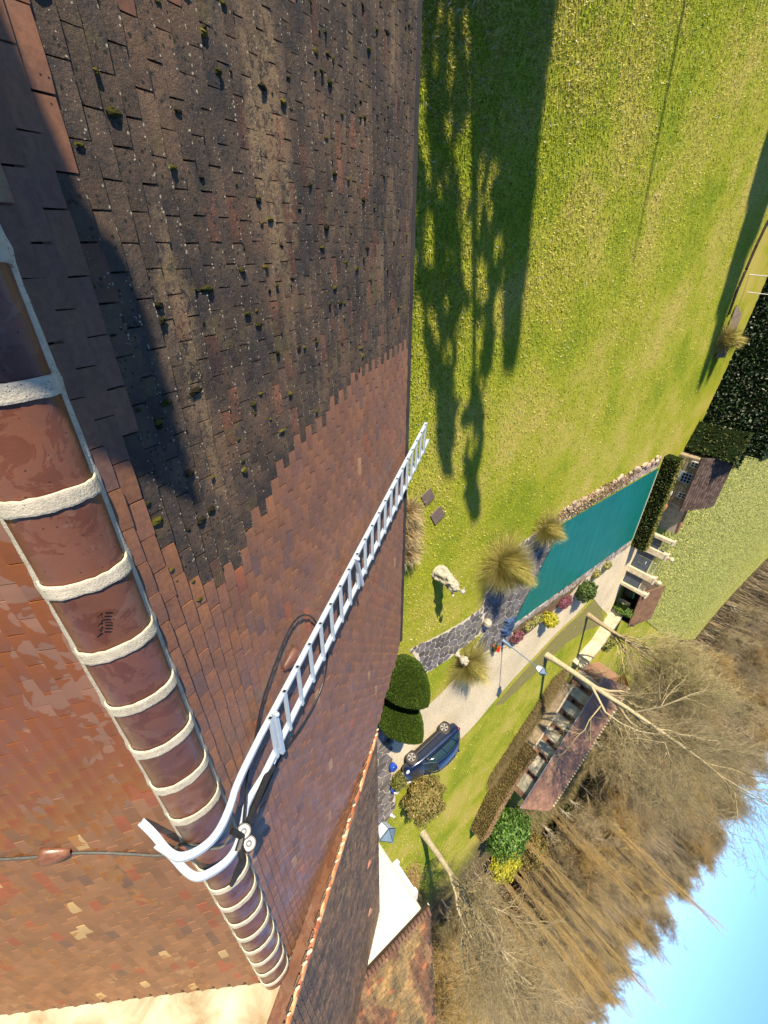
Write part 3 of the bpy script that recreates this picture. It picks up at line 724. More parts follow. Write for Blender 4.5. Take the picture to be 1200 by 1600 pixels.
# ridge wheels
for (px_, py_) in ((381, 1299), (389, 1318)):
    c = Vector(tuple(AX(px_, py_, 3.42 if py_ < 1310 else 3.5))); look = (Vector((0, 0, H)) - c).normalized(); q = look.to_track_quat('Z', 'Y').to_matrix()
    def disc(r, h0, h1): m = MB(); m.lathe(c, [(r * .92, h0), (r, h0 + .006), (r, h1 - .006), (r * .9, h1)], 20, q); return m
    wl_ = disc(.052, -.04, .012).build('wheel', M_BLACK, lad, smooth=False)
    m = MB()
    for k in range(24):
        a0, a1 = 2 * math.pi * k / 24, 2 * math.pi * (k + 1) / 24; V = []
        for a, r in ((a0, .022), (a1, .022), (a1, .037), (a0, .037)): V.append(c + q @ Vector((math.cos(a) * r, math.sin(a) * r, .0145)))
        m.add(V, [(0, 1, 2, 3)])
    m.build('wheel_ring', M_WHITE, wl_)
    m = MB(); m.lathe(c, [(.010, .012), (.010, .02), (.006, .024)], 10, q); m.build('axle_bolt', M_ALU, wl_)
br = MB(); top_ = AX(378, 1310, 3.45)
br.tube([AX(362, 1298, 3.35), AX(378, 1308, 3.42), AX(372, 1330, 3.45)], .024, 6); br.tube([AX(376, 1325, 3.45), AX(379, 1345, 3.45), AX(370, 1365, 3.42), AX(361, 1384, 3.4)], [.02, .026, .022, .012], 8)
br.build('ridge_bracket', M_BLACK, lad)
m = MB(); m.tube([AX(384, 1292, 3.45), AX(402, 1248, 3.5), AX(416, 1215, 3.55), AX(427, 1197, 3.6)], [.018, .026, .026, .022], 8); m.build('steel_lever', M_BLACK, lad)
m = MB(); m.tube([AX(427, 1197, 3.6), AP(445, 1150, ffn(0, 0, .1), (0, ST, CT)), AP(459, 1122, ffn(0, 0, .1), (0, ST, CT))], .007, 6); m.build('pull_rod', M_ALU, lad)
cab = empty('black_cable', (3, .9, 7.4), 'thin black cable looping beside the ladder and over the ridge', 'cable')
loop = [(376, 1300), (383, 1250), (385, 1215), (398, 1160), (408, 1100), (425, 1050), (442, 1005), (456, 975), (470, 961), (485, 961), (496, 975), (503, 1005), (502, 1035), (495, 1065), (480, 1100), (462, 1130), (440, 1160), (424, 1185), (408, 1225), (392, 1275)]
P = [AP(p[0] + (9 if i > 10 else 0), p[1] + (6 if i > 10 else 0), ffn(0, 0, .05), (0, ST, CT)) for i, p in enumerate(loop)]
P[0] = AX(378, 1305, 3.45); P[1] = AX(383, 1255, 3.45); P[-1] = AX(385, 1295, 3.45)
m = MB(); m.tube(smooth_path(P), .0085, 6); m.build('cable_loop', M_BLACK, cab)
bp = [(358, 1308), (345, 1330), (325, 1341), (300, 1340)]; P = [AX(*p, 3.5) for p in bp]
P += [AP(*p, bfn(0, 0, .02), (0, -ST, CT)) for p in [(262, 1338), (200, 1334), (150, 1332), (110, 1333), (70, 1338), (30, 1341), (-60, 1346)]]
P[2] = np.array([P[2][0], -.30, RZ + .07]); P[3] = np.array([3.62, -.36, RZ + .0])
m = MB(); m.tube(smooth_path(P), .0105, 6); m.build('cable_run', M_CABLE, cab)

# ================================================================== GARDEN: walls, gates, cottage
def gxy(x, y, z=0): p = G(x, y, z); return float(p[0]), float(p[1])
M_LSTONE = mat('pale_limestone', (.62, .54, .38), (.42, .34, .23), 3.5, .9, .15, .6, 22, bd=.02)
M_RUBBLE = mat('rubble_wall', (.20, .17, .11), (.36, .31, .20), 4.5, .95, .1, .9, 12, bd=.04, mid=(.26, .20, .13))
M_GATE = mat('slate_grey_gate_paint', (.05, .065, .085), (.06, .075, .10), 3, .35, .5, 0)
M_BAR = mat('green_grey_railing', (.16, .22, .20), (.20, .26, .24), 5, .5)
M_DROOF = mat('dark_tile_roof', (.10, .07, .055), (.16, .11, .085), 3, .9, .15, .8, 9, bd=.04)
M_REDROOF = mat('red_brown_roof', (.36, .20, .13), (.42, .24, .155), 2.5, .85, .2, .5, 12, bd=.02, mid=(.30, .165, .11))
M_DGLASS = mat('dark_window_glass', (.012, .013, .015), (.02, .02, .022), 3, .12, .5, 0)
M_WPAINT = mat('white_paint', (.62, .62, .60), (.55, .55, .54), 4, .5, .3, .1)
M_GPAINT = mat('grey_door_paint', (.30, .35, .42), (.34, .39, .46), 4, .5, .3, .1)
# --- gates
gate = empty('gateway', (21.5, 34.2, 0), 'entrance gateway of stone piers topped with ball finials and dark grey metal gates', 'gate')
PB = {'a': ((19.95, 34.55), .26), 'b': ((21.25, 34.35), .50), 'c': ((23.35, 33.75), .50), 'd': ((24.75, 33.35), .26)}
for k, ((x, y), wd) in PB.items():
    m = MB(); m.box((x, y, 1.05), (wd, .5, 2.1), -.18); p = bevel(m.build('stone_pier', M_LSTONE, gate), .02)
    m = MB(); m.box((x, y, 2.15), (wd + .12, .62, .1), -.18); m.build('pier_cap', M_LSTONE, p)
    if k in 'bc': m = MB(); m.lathe((x, y, 2.2), [(.06, 0), (.09, .04), (.06, .1), (.15, .17), (.19, .28), (.15, .40), (.05, .46), (.02, .5)], 12); m.build('ball_finial', M_LSTONE, p)
def panel(p, q, n, top=1.45, name='gate_panel'):
    P, Q = Vector((*p, 0)), Vector((*q, 0)); d = (Q - P); L = d.length; rz = math.atan2(d.y, d.x)
    for i in range(n):
        c = P + d * ((i + .5) / n); m = MB(); m.box((c.x, c.y, .72), (L / n - .03, .04, 1.22), rz); o = m.build(name, M_GATE, gate)
        m = MB(); m.box((c.x, c.y - .03, .68), (L / n - .03, .03, .06), rz); m.box((c.x, c.y - .03, 1.32), (L / n - .03, .03, .05), rz); m.build('crossbar', M_GATE, o)
    nb_ = int(L / .11)
    for i in range(nb_ + 1):
        c = P + d * (i / nb_); m = MB(); m.tube([(c.x, c.y, 1.3), (c.x, c.y, 1.86), (c.x, c.y, 1.93)], [.014, .014, .002], 5); m.build('railing_bar', M_BAR, gate)
    m = MB(); m.tube([(P.x, P.y, 1.8), (Q.x, Q.y, 1.8)], .018, 6); m.box((*(P + d * .5).xy, 1.38), (L, .06, .06), rz); m.build('top_rail', M_LSTONE, gate)
panel((20.1, 34.5), (21.0, 34.4), 2); panel((21.5, 34.3), (23.1, 33.85), 3); panel((23.6, 33.7), (24.6, 33.4), 1)
m = MB(); m.tube([(22.25, 34.05, 1.0), (22.45, 33.98, 1.0)], .03, 6); m.build('gate_handle', M_WPAINT, gate)
# --- cottage
cot = empty('stone_cottage', (15.3, 36.6, 0), 'low rubble stone cottage with white door behind the box hedge', 'cottage')
m = MB(); m.box((15.3, 37.3, .8), (3.9, 3.8, 1.75)); cw = m.build('wall', M_RUBBLE, cot)
# individually laid quoin stones on the front
random.seed(31)
stt = tinted('rubble_stone', .95, .1, 0, 8)
for r in range(9):
    x = 13.38
    while x < 17.2:
        wdt = random.uniform(.28, .5)
        if not (14.45 < x + wdt / 2 < 15.4) and not (13.6 < x + wdt / 2 < 14.0 and r > 4) and not (16.05 < x + wdt / 2 < 16.6 and r > 4):
            g = random.uniform(.7, 1.3); m = MB(); m.box((x + wdt / 2, 35.385, .1 + r * .185), (min(wdt, 17.24 - x) - .025, .05 + random.uniform(0, .03), .16), 0, (.30 * g, .25 * g, .16 * g, 1)); m.build('wall_stone', stt, cw)
        x += wdt
m = MB(); m.box((14.93, 35.36, .8), (.82, .08, 1.62)); dr = m.build('door', M_GPAINT, cot)
for i in range(4):
    for j in range(3): m = MB(); m.box((14.68 + j * .25, 35.30, .78 + i * .21), (.17, .03, .15)); m.build('pane', M_DGLASS, dr)
for X_, cs_ in ((13.78, 2), (16.35, 2)):
    m = MB(); m.box((X_, 35.35, 1.18), (.46, .1, .52)); w_ = m.build('window', M_WPAINT, cot)
    for i in range(2):
        for j in range(2): m = MB(); m.box((X_ - .1 + j * .2, 35.29, 1.07 + i * .22), (.14, .03, .16)); m.build('pane', M_DGLASS, w_)
# roof of the cottage
rf = MB(); rf.add([(13.0, 35.0, 1.52), (17.5, 35.0, 1.52), (17.3, 37.4, 2.9), (13.3, 37.4, 2.9), (17.5, 39.8, 1.5), (13.0, 39.8, 1.5), (13.0, 35.0, 1.45), (17.5, 35.0, 1.45)], [(0, 1, 2, 3), (3, 2, 4, 5), (6, 7, 1, 0)])
crf = rf.build('roof', M_DROOF, cot)
dt = tinted('old_roof_tile', .9, .15, 0, 7)
for r in range(13):
    for c_ in range(20):
        g = random.uniform(.6, 1.4); u = r / 13; x = 13.02 + u * .25 + (c_ + .5 * (r % 2)) * .222; 
        if x > 17.4 - u * .2: continue
        z = 1.53 + u * 1.38; y = 35.0 + u * 2.4; m = MB(); m.add([(x, y - .02, z + .035), (x + .21, y - .02, z + .035), (x + .21, y + .2, z + .13), (x, y + .2, z + .13), (x, y - .02, z), (x + .21, y - .02, z)], [(0, 1, 2, 3), (4, 5, 1, 0)], (.12 * g, .085 * g, .068 * g, 1)); m.build('roof_tile', dt, crf)
# garden wall right of the cottage
gw = empty('garden_wall', (18.8, 36.6, 0), 'short cream wall with orange tiled coping between cottage and gateway', 'wall')
m = MB(); m.box((18.8, 36.75, .75), (3.0, .3, 1.5), -.03); m.build('wall', M_LSTONE, gw)
for i in range(14):
    m = MB(); c = random.choice([(.40, .17, .08), (.30, .14, .08), (.46, .26, .12)]); m.box((17.5 + i * .2, 36.74, 1.55), (.19, .42, .07), -.03, (*c, 1)); m.build('coping_tile', dt, gw)
# --- terracotta pot, urns etc.
def simple(name, mb, mt, label, cat, loc, smooth=False, group=None):
    e = empty(name, loc, label, cat, group); return e
def lathe_thing(name, loc, prof, mt, label, cat, n=16, smooth=True, tint=(1, 1, 1, 1)):
    m = MB(); m.lathe(loc, prof, n, None, tint); o = m.build(name, mt, None, smooth); tag(o, label, cat); return o
M_TERRA = mat('terracotta', (.42, .16, .08), (.35, .12, .06), 6, .85)
tx, ty = gxy(1031, 787); lathe_thing('terracotta_pot', (tx, ty - .3, .0), [(.14, 0), (.24, .1), (.27, .45), (.30, .5), (.27, .6), (.1, .62)], M_TERRA, 'terracotta pot standing at the end of the box hedge by the cottage corner', 'pot')
wx, wy = gxy(1040, 765); lathe_thing('white_basin', (16.35, 34.9, .45), [(.05, 0), (.20, .02), (.24, .12), (.22, .14), (.1, .1)], M_WHITE, 'round white basin hanging on the cottage wall under the small window', 'basin')
# --- lean-to shed
sh = empty('lean_to_shed', (27.0, 34.5, 0), 'open dark lean-to shed with a rusty brown roof right of the gateway', 'shed')
m = MB(); m.box((27.2, 36.3, 1.0), (3.6, .15, 2.0)); m.box((25.5, 35.2, 1.0), (.12, 2.2, 2.0)); m.box((29.0, 35.2, 1.0), (.12, 2.2, 2.0)); m.build('wall', mat('shed_board', (.05, .035, .025), (.08, .055, .04), 6, .9), sh)
m = MB(); m.add([(25.2, 33.9, 1.65), (29.3, 33.9, 1.65), (29.3, 36.6, 2.4), (25.2, 36.6, 2.4), (25.2, 33.9, 1.58), (29.3, 33.9, 1.58), (29.3, 36.6, 2.33), (25.2, 36.6, 2.33)], [(0, 1, 2, 3), (7, 6, 5, 4), (0, 4, 5, 1), (0, 3, 7, 4), (1, 5, 6, 2)]); m.build('roof', mat('rusty_roof', (.26, .15, .08), (.16, .09, .055), 2, .9, .2, .8, 14, bd=.03), sh)
m = MB(); m.box((26.4, 34.9, .45), (.9, .6, .8)); mo_ = bevel(m.build('garden_machine', M_BLACK), .06); tag(mo_, 'black garden machine standing in the open shed', 'machine')
m = MB(); m.box((26.3, 34.55, .95), (.85, .12, .12), .3); o = m.build('green_lid', mat('green_plastic', (.03, .30, .15), None, 5, .4)); tag(o, 'bright green lid propped on the black machine in the shed', 'lid')
# --- low wall along the lane
lwp = [gxy(*p, 1.0) for p in [(985, 945), (958, 985), (940, 1012), (912, 1045), (896, 1075), (850, 1150), (812, 1205), (800, 1222)]]
def wallrun(name, pts, h, th, mt, label, cat, coping=None, kindp='wall'):
    e = empty(name, (*pts[0], 0), label, cat)
    for a, b in zip(pts, pts[1:]):
        A, B = Vector(a), Vector(b); d = B - A; m = MB(); c = (A + B) / 2; m.box((c.x, c.y, h / 2), (d.length + th * .6, th, h), math.atan2(d.y, d.x)); m.build(kindp, mt, e)
    return e
lw1 = wallrun('lane_wall', lwp[:4], 1.0, .35, M_LSTONE, 'low pale stone wall running from the shed towards the long house', 'wall')
# coping stones on the lane wall
lw2 = empty('hedge_side_wall', (*lwp[4], 0), 'low weathered wall with grey coping in front of the long red-roofed house', 'wall')
for a, b in zip(lwp[4:], lwp[5:]):
    A, B = Vector(a), Vector(b); d = B - A; c = (A + B) / 2; rz = math.atan2(d.y, d.x); m = MB(); m.box((c.x, c.y, .42), (d.length, .25, .84), rz); m.build('wall', M_RUBBLE, lw2)
    k = int(d.length / .7)
    for i in range(k): q = A + d * ((i + .5) / k); m = MB(); m.box((q.x, q.y, .89), (d.length / k - .03, .34, .08), rz + random.uniform(-.02, .02)); m.build('coping_stone', M_LSTONE, lw2)
# --- long red roofed house
lh = empty('long_red_roofed_house', (40, 26.5, 0), 'long low house with cream panels and a plain red-brown roof seen through bare branches', 'house')
P0, P1 = np.array([33.4, 30.9]), np.array([45.4, 22.75]); dv_ = (P1 - P0) / np.linalg.norm(P1 - P0); nv_ = np.array([-dv_[1], dv_[0]]);  nv_ = nv_ if nv_[1] > 0 else -nv_
LL = float(np.linalg.norm(P1 - P0)); rzl = math.atan2(dv_[1], dv_[0])
def lp(u, v, z): q = P0 + dv_ * u + nv_ * v; return (q[0], q[1], z)
M_PANEL = mat('mottled_cream_panel', (.58, .54, .40), (.36, .32, .22), 1.6, .9, .1, .3, 30); M_BRICKB = mat('brick_bay', (.30, .16, .10), (.20, .11, .07), 5, .9)
m = MB(); m.box(lp(LL / 2, 3.2, 1.1), (LL - .4, 6.0, 2.2), rzl); m.build('wall', mat('long_house_core', (.25, .13, .08), (.34, .2, .12), 3, .9), lh)
random.seed(4); u = .6; i = 0
while u < LL - .9:
    wdt = 1.0 if i % 2 == 0 else .55
    if u > LL * .62: wdt = 1.7 if i % 2 == 0 else .5
    wdt = min(wdt, LL - .3 - u)
    m = MB()
    if i % 2 == 0: m.box(lp(u + wdt / 2, .16, 1.15), (wdt - .04, .08, 2.05), rzl); m.build('render_panel', M_PANEL, lh)
    else: m.box(lp(u + wdt / 2, .14, 1.1), (wdt - .02, .12, 2.0), rzl); wi = m.build('brick_bay', M_BRICKB, lh); m = MB(); m.box(lp(u + wdt / 2, .08, 1.35), (wdt - .22, .03, .8), rzl); m.build('pane', M_DGLASS, wi)
    u += wdt; i += 1
ze = 2.25; zr = 3.75; RWd = 3.1
m = MB(); m.add([lp(-.3, -.45, ze), lp(LL + .3, -.45, ze - .05), lp(LL + .2, RWd, zr), lp(-.1, RWd, zr), lp(LL + .3, RWd * 2 + .4, ze), lp(-.3, RWd * 2 + .4, ze), lp(-.3, -.45, ze - .1), lp(LL + .3, -.45, ze - .15)], [(0, 1, 2, 3), (3, 2, 4, 5), (6, 7, 1, 0)]); lr = m.build('roof', M_REDROOF, lh)
m = MB(); m.tube([lp(-.3, -.5, ze - .05), lp(LL + .3, -.5, ze - .1)], .03, 6); m.build('gutter', M_ALU, lh)
for i in range(int(LL / .33)): m = MB(); m.ball(lp(i * .33 + .1, RWd, zr + .05), .12, 6, 4, sc=(1, 1, .8)); m.build('ridge_cap', M_LSTONE, lr)
# ================================================================== POOL
pool = empty('swimming_pool', (16.5, 25, 0), 'rectangular swimming pool closed with a teal green winter cover', 'pool')
PX0, PX1, PY0, PY1 = 13.42, 19.6, 17.4, 31.95
V = []; F = []; nx, ny = 30, 70; FX = lambda u: u
for j in range(ny + 1):
    for i in range(nx + 1):
        u, v = i / nx, j / ny; x = PX0 + (PX1 - PX0) * u; y = PY0 + (PY1 - PY0) * v
        if u < .45 and v < .2: y = y + 0
        sag = -.03 * math.sin(math.pi * u) * math.sin(math.pi * v) + .006 * noise.noise((x * .8, y * 2.5, 0)) + (.008 if j % 9 == 0 else 0)
        V.append((x, y, .075 + sag))
# the near end is cut on the slant like the terrace
def clipy(x): return 20.3 - (x - PX0) / (PX1 - PX0) * 2.9
V = [(x, max(y, clipy(x) + (y - PY0) * .02), z) for x, y, z in V]
F = [(j * (nx + 1) + i, j * (nx + 1) + i + 1, (j + 1) * (nx + 1) + i + 1, (j + 1) * (nx + 1) + i) for j in range(ny) for i in range(nx)]
def _cover():
    t = NT('teal_pool_cover')
    c = t.ramp(t.noise(.9, 5, .6), [(.3, (.0, .125, .105)), (.7, (.004, .16, .135))])
    wv = t.n('ShaderNodeTexWave', wave_type='BANDS', bands_direction='Y'); wv.inputs['Scale'].default_value = .42; wv.inputs['Distortion'].default_value = .6; t.l(t.pos(), wv.inputs['Vector'])
    c = t.mix(t.math('MULTIPLY', t.math('GREATER_THAN', wv.outputs['Fac'], .985), .25), c, (.04, .25, .22)); c = t.mix(t.math('MULTIPLY', t.math('GREATER_THAN', t.noise(9, 4, .8), .66), .5), c, (.10, .10, .06)); t.bump(wv.outputs['Fac'], .15, .02)
    return t.out(c, .45, .4)
meshobj('cover', V, F, _cover(), pool, smooth=True)
m = MB(); m.tube([(PX0 + .3, PY1, .09), (PX1, PY1, .09)], .02, 6); m.build('edge_rope', M_WHITE, pool)
# ================================================================== LAMPS
M_PLASX = mat('lamp_edge_black', (.02, .025, .03), None, 6, .5)
M_LAMP = mat('blue_grey_lamp_paint', (.10, .16, .24), (.13, .19, .28), 6, .4, .5, .1)
M_LGLASS = mat('frosted_lamp_glass', (.55, .60, .66), (.6, .65, .7), 4, .2, .5, 0)
def lamp(x, y, h, label, s=1.0):
    e = empty('garden_lamp', (x, y, 0), label, 'lamp post', 'lantern lamp posts in the garden')
    m = MB(); m.lathe((x, y, 0), [(.14, 0), (.15, .05), (.10, .12), (.085, .5), (.05, .6), (.032, .7), (.03, h - .55), (.05, h - .5), (.03, h - .46)], 12); m.build('post', M_LAMP, e, True)
    z = h - .45; q = Matrix.Rotation(.6, 3, 'Z'); a, b = .11 * s, .20 * s
    def sq(r, zz): return [q @ Vector((sx * r, sy * r, 0)) + Vector((x, y, zz)) for sx, sy in ((-1, -1), (1, -1), (1, 1), (-1, 1))]
    m = MB(); m.add(sq(a, z) + sq(b, z + .33 * s), [(0, 1, 5, 4), (1, 2, 6, 5), (2, 3, 7, 6), (3, 0, 4, 7), (3, 2, 1, 0)]); g = m.build('lantern_glass', M_LGLASS, e)
    for i in range(4): m = MB(); m.tube([sq(a, z)[i], sq(b, z + .33 * s)[i]], .014, 4); m.build('glazing_bar', M_LAMP, g)
    m = MB(); m.add(sq(b + .03, z + .33 * s) + sq(.05, z + .56 * s) + sq(b + .03, z + .31 * s), [(0, 1, 5, 4), (1, 2, 6, 5), (2, 3, 7, 6), (3, 0, 4, 7), (4, 5, 6, 7), (11, 10, 9, 8), (0, 8, 9, 1), (1, 9, 10, 2), (2, 10, 11, 3), (3, 11, 8, 0)]); m.ball((x, y, z + .60 * s), .045, 8, 6); lt = m.build('lantern_top', M_LAMP, e)
    for i in range(4): m = MB(); m.tube([sq(b + .03, z + .335 * s)[i], sq(.05, z + .565 * s)[i]], .012, 4); m.tube([sq(b + .03, z + .335 * s)[i], sq(b + .03, z + .335 * s)[(i + 1) % 4]], .012, 4); m.build('roof_bar', M_PLASX, lt)
lx, ly = gxy(785, 1000); lamp(lx, ly, 2.95, 'blue-grey lantern lamp post standing at the pool end of the gravel drive')
lamp(22.6, 5.45, 3.1, 'blue-grey lantern lamp post partly hidden behind the dark eave beside the bright wall', 1.45)
# ================================================================== STATUES, POTS
M_STAT = mat('weathered_statue_stone', (.46, .43, .34), (.30, .28, .22), 6, .9, .1, .9, 30, bd=.02)
def skin_obj(name, pts, edges, rads, mt, parent=None, sub=2):
    me = bpy.data.meshes.new(name); me.from_pydata([tuple(map(float, p)) for p in pts], edges, []); o = bpy.data.objects.new(name, me); C.objects.link(o); me.materials.append(mt); put(o, parent)
    m = o.modifiers.new('skin', 'SKIN'); sv = me.skin_vertices[0].data if me.skin_vertices else None
    if sv is None: me.skin_vertices.new(); sv = me.skin_vertices[0].data
    for i, r in enumerate(rads): sv[i].radius = (r, r) if not hasattr(r, '__len__') else r; sv[i].use_root = (i == 0)
    subsurf(o, sub); return o
sx, sy = gxy(683, 893)
st = empty('garden_statue', (sx, sy, 0), 'weathered pale stone statue of a draped figure alone on the lawn', 'statue')
bx, by = sx, sy
m = MB(); m.lathe((bx, by, 0), [(.33, 0), (.34, .05), (.30, .10), (.27, .12)], 14); m.build('base', M_STAT, st)
# draped body: one continuous lofted surface with folds
V = []; F = []; prof = [(.26, .10), (.27, .22), (.24, .40), (.21, .58), (.215, .72), (.19, .86), (.165, .95), (.19, 1.06), (.20, 1.16), (.14, 1.24), (.055, 1.29), (.05, 1.34), (.075, 1.39), (.088, 1.45), (.075, 1.52), (.03, 1.56)]; nn_ = 28
for j, (r, z) in enumerate(prof):
    for i in range(nn_):
        a = 2 * math.pi * i / nn_; fold = 1 + (.16 * math.sin(a * 6 + z * 5) if z < .9 else .03 * math.sin(a * 5)) ; V.append((bx + math.cos(a) * r * fold * (1.45 if z < 1.2 else 1.05) + .05 * z, by + math.sin(a) * r * fold * (1.15 if z < 1.2 else .9) + .04 * math.sin(z * 4), z))
F = [(j * nn_ + i, j * nn_ + (i + 1) % nn_, (j + 1) * nn_ + (i + 1) % nn_, (j + 1) * nn_ + i) for j in range(len(prof) - 1) for i in range(nn_)] + [tuple((len(prof) - 1) * nn_ + i for i in range(nn_))]
body = meshobj('draped_body', V, F, M_STAT, st, smooth=True); subsurf(body, 2); tx_s = bpy.data.textures.new('drapery', 'CLOUDS'); tx_s.noise_scale = .16; tx_s.noise_depth = 3
dm = body.modifiers.new('folds', 'DISPLACE'); dm.texture = tx_s; dm.strength = .16; dm.mid_level = .5; dm.texture_coords = 'GLOBAL'
skin_obj('arm', [(bx + .22, by, 1.15), (bx + .36, by - .05, .98), (bx + .50, by - .10, 1.10), (bx + .56, by - .12, 1.16)], [(0, 1), (1, 2), (2, 3)], [.07, .055, .045, .05], M_STAT, body)
skin_obj('arm', [(bx - .10, by - .10, 1.15), (bx - .16, by - .26, .92), (bx - .02, by - .32, .80), (bx + .04, by - .3, .80)], [(0, 1), (1, 2), (2, 3)], [.07, .055, .045, .045], M_STAT, body)
m = MB(); m.ball((bx + .07, by + .02, 1.50), .11, 10, 7, sc=(1, 1, .8)); m.ball((bx - .04, by + .1, 1.47), .05, 8, 5); m.build('hair', M_STAT, body)
ux, uy = gxy(714, 1022); e = empty('stone_urn', (ux, uy, 0), 'small pale stone urn in the grass beside the arching grass clump', 'urn')
m = MB(); m.lathe((ux, uy, 0), [(.18, 0), (.18, .06), (.08, .12), (.07, .25), (.17, .34), (.24, .50), (.25, .58), (.19, .62)], 14); u_ = m.build('bowl', M_STAT, e, True)
for i in range(7): m = MB(); a = i * .9; m.ball((ux + math.cos(a) * .11, uy + math.sin(a) * .11, .66 + random.uniform(0, .05)), .085, 7, 5); m.build('carved_fruit', M_STAT, u_)
ux, uy = gxy(757, 970); e = tag(MB().ball((ux, uy, .22), .30, 9, 6, sc=(1, .8, .8)).build('boulder', M_STAT, None), 'pale rounded boulder lying on the crazy paving', 'boulder')
# red flowers in pot
px_, py_ = gxy(770, 1008); e = empty('red_flowers', (px_, py_, 0), 'bright red flowering plant in a low pot on the drive edge', 'potted plant')
MB().lathe((px_, py_, 0), [(.10, 0), (.15, .18), (.16, .22), (.08, .2)], 12).build('pot', M_TERRA, e, True)
random.seed(8)
m = MB()
for i in range(60):
    a = random.uniform(0, 6.28); r = random.uniform(0, .2); m.ball((px_ + math.cos(a) * r, py_ + math.sin(a) * r, .33 + random.uniform(0, .15)), .035, 5, 3, (.75, .02, .01, 1))
m.build('blossom', tinted('petals', .6), e, kind='stuff')
def leafcloud(name, c, rad3, n, size, cols, parent=None, mt=None, kind=None, seed=0, shell=.5, zflat=0.0, upb=0.0):
    rs = np.random.RandomState(seed + 100); d = rs.normal(size=(n, 3)); d /= np.linalg.norm(d, axis=1)[:, None]; k = (shell + (1 - shell) * rs.rand(n)) ** .6
    lump = 1 + .16 * np.sin(d[:, 0] * 5 + seed) * np.cos(d[:, 1] * 6 + seed * 2) + .10 * np.sin(d[:, 2] * 9 + d[:, 0] * 7)
    P = d * (k * lump)[:, None] * np.array(rad3) + np.array(c)
    P[:, 2] = np.maximum(P[:, 2], .02); N = d + rs.normal(size=(n, 3)) * .6; N[:, 2] += upb; N /= np.linalg.norm(N, axis=1)[:, None]
    a = np.cross(N, rs.normal(size=(n, 3))); a /= np.linalg.norm(a, axis=1)[:, None]; b = np.cross(N, a); s = size * (.6 + .8 * rs.rand(n))[:, None]
    V = np.stack([P - a * s, P - b * s * .55, P + a * s, P + b * s * .55], 1).reshape(-1, 3); F = np.arange(4 * n).reshape(n, 4)
    cc = np.array(cols)[rs.randint(len(cols), size=n)] * (.7 + .6 * rs.rand(n))[:, None]; T4 = np.repeat(np.c_[cc, np.ones(n)], 4, 0)
    return bigmesh(name, V, F, mt or M_LEAF, parent, T4, kind)
leafcloud('foliage', (px_, py_, .27), (.26, .26, .14), 160, .05, [(.03, .10, .02)], e)
# crumpled dark blue sheet standing in for a shadow at the pool end
bx_, by_ = gxy(792, 978); V = []; F = []; 
for j in range(11):
    for i in range(17):
        u, v = (i / 16 - .5) * (.62 + .3 * noise.noise((j * .7, 3, 0))), (j / 10 - .5) * (.75 + .5 * noise.noise((i * .45, 5, 0))); z = .08 + .16 * max(0, (1 - (2 * u) ** 4)) * max(0, (1 - (2 * v) ** 4)) * (1 + 1.6 * noise.noise((u * 7, v * 10, 2))); V.append((bx_ + u * 1.9 + v * .5, by_ + v * 1.3 - u * .5 + .08 * noise.noise((u * 5, v * 5, 1)), z if 0 < i < 16 and 0 < j < 10 else .045))
F = [(j * 17 + i, j * 17 + i + 1, (j + 1) * 17 + i + 1, (j + 1) * 17 + i) for j in range(10) for i in range(16)]
tag(meshobj('shadow_sheet', V, F, mat('navy_shadow', (.03, .055, .12), (.05, .09, .17), 3, .5, .3, .5, 12, bd=.03), None, smooth=True), 'crumpled dark blue sheet standing in for a shadow on the paving at the pool end', 'shadow')
# small things on the terrace edge
M_BLUE = mat('cobalt_glaze', (.015, .05, .30), (.02, .06, .35), 5, .2, .5, 0)
x_, y_ = gxy(610, 1193); lathe_thing('blue_glazed_pot', (x_, y_, 0), [(.14, 0), (.21, .15), (.22, .34), (.19, .40), (.14, .38)], M_BLUE, 'round cobalt blue pot on the terrace edge in front of the car', 'pot')
x_, y_ = gxy(613, 1228); e = empty('blue_white_pot', (x_, y_, 0), 'blue and white square planter on the terrace edge next to the round shrub', 'planter')
MB().box((x_, y_, .2), (.36, .36, .4), .5).build('box', M_BLUE, e); MB().box((x_ + .02, y_, .42), (.4, .24, .05), .5).build('rim', M_WHITE, e)
x_, y_ = gxy(606, 1155); lathe_thing('dark_planter', (x_, y_, 0), [(.12, 0), (.18, .12), (.18, .3), (.12, .31)], M_GATE, 'small dark blue-grey planter at the near end of the terrace edge', 'planter')
x_, y_ = gxy(612, 1272); o = MB().box((x_, y_, .12), (.7, .16, .1), .4).build('white_marker', M_WHITE); tag(o, 'small white marker post lying in the grass by the lamp', 'marker')
# stepping slabs in the lawn
for (a, b, s, lab) in ((683, 805, .62, 'square grey flagstone set in the lawn beyond the dry grass clump'), (668, 776, .55, 'partly covered brown flagstone set in the lawn beside the dry grass clump')):
    x_, y_ = gxy(a, b); o = MB().box((x_, y_, .02), (s, s * .9, .06), .5).build('flagstone', mat('flagstone_' + str(a), (.13, .10, .085), (.17, .13, .11), 5, .9)); tag(o, lab, 'flagstone')

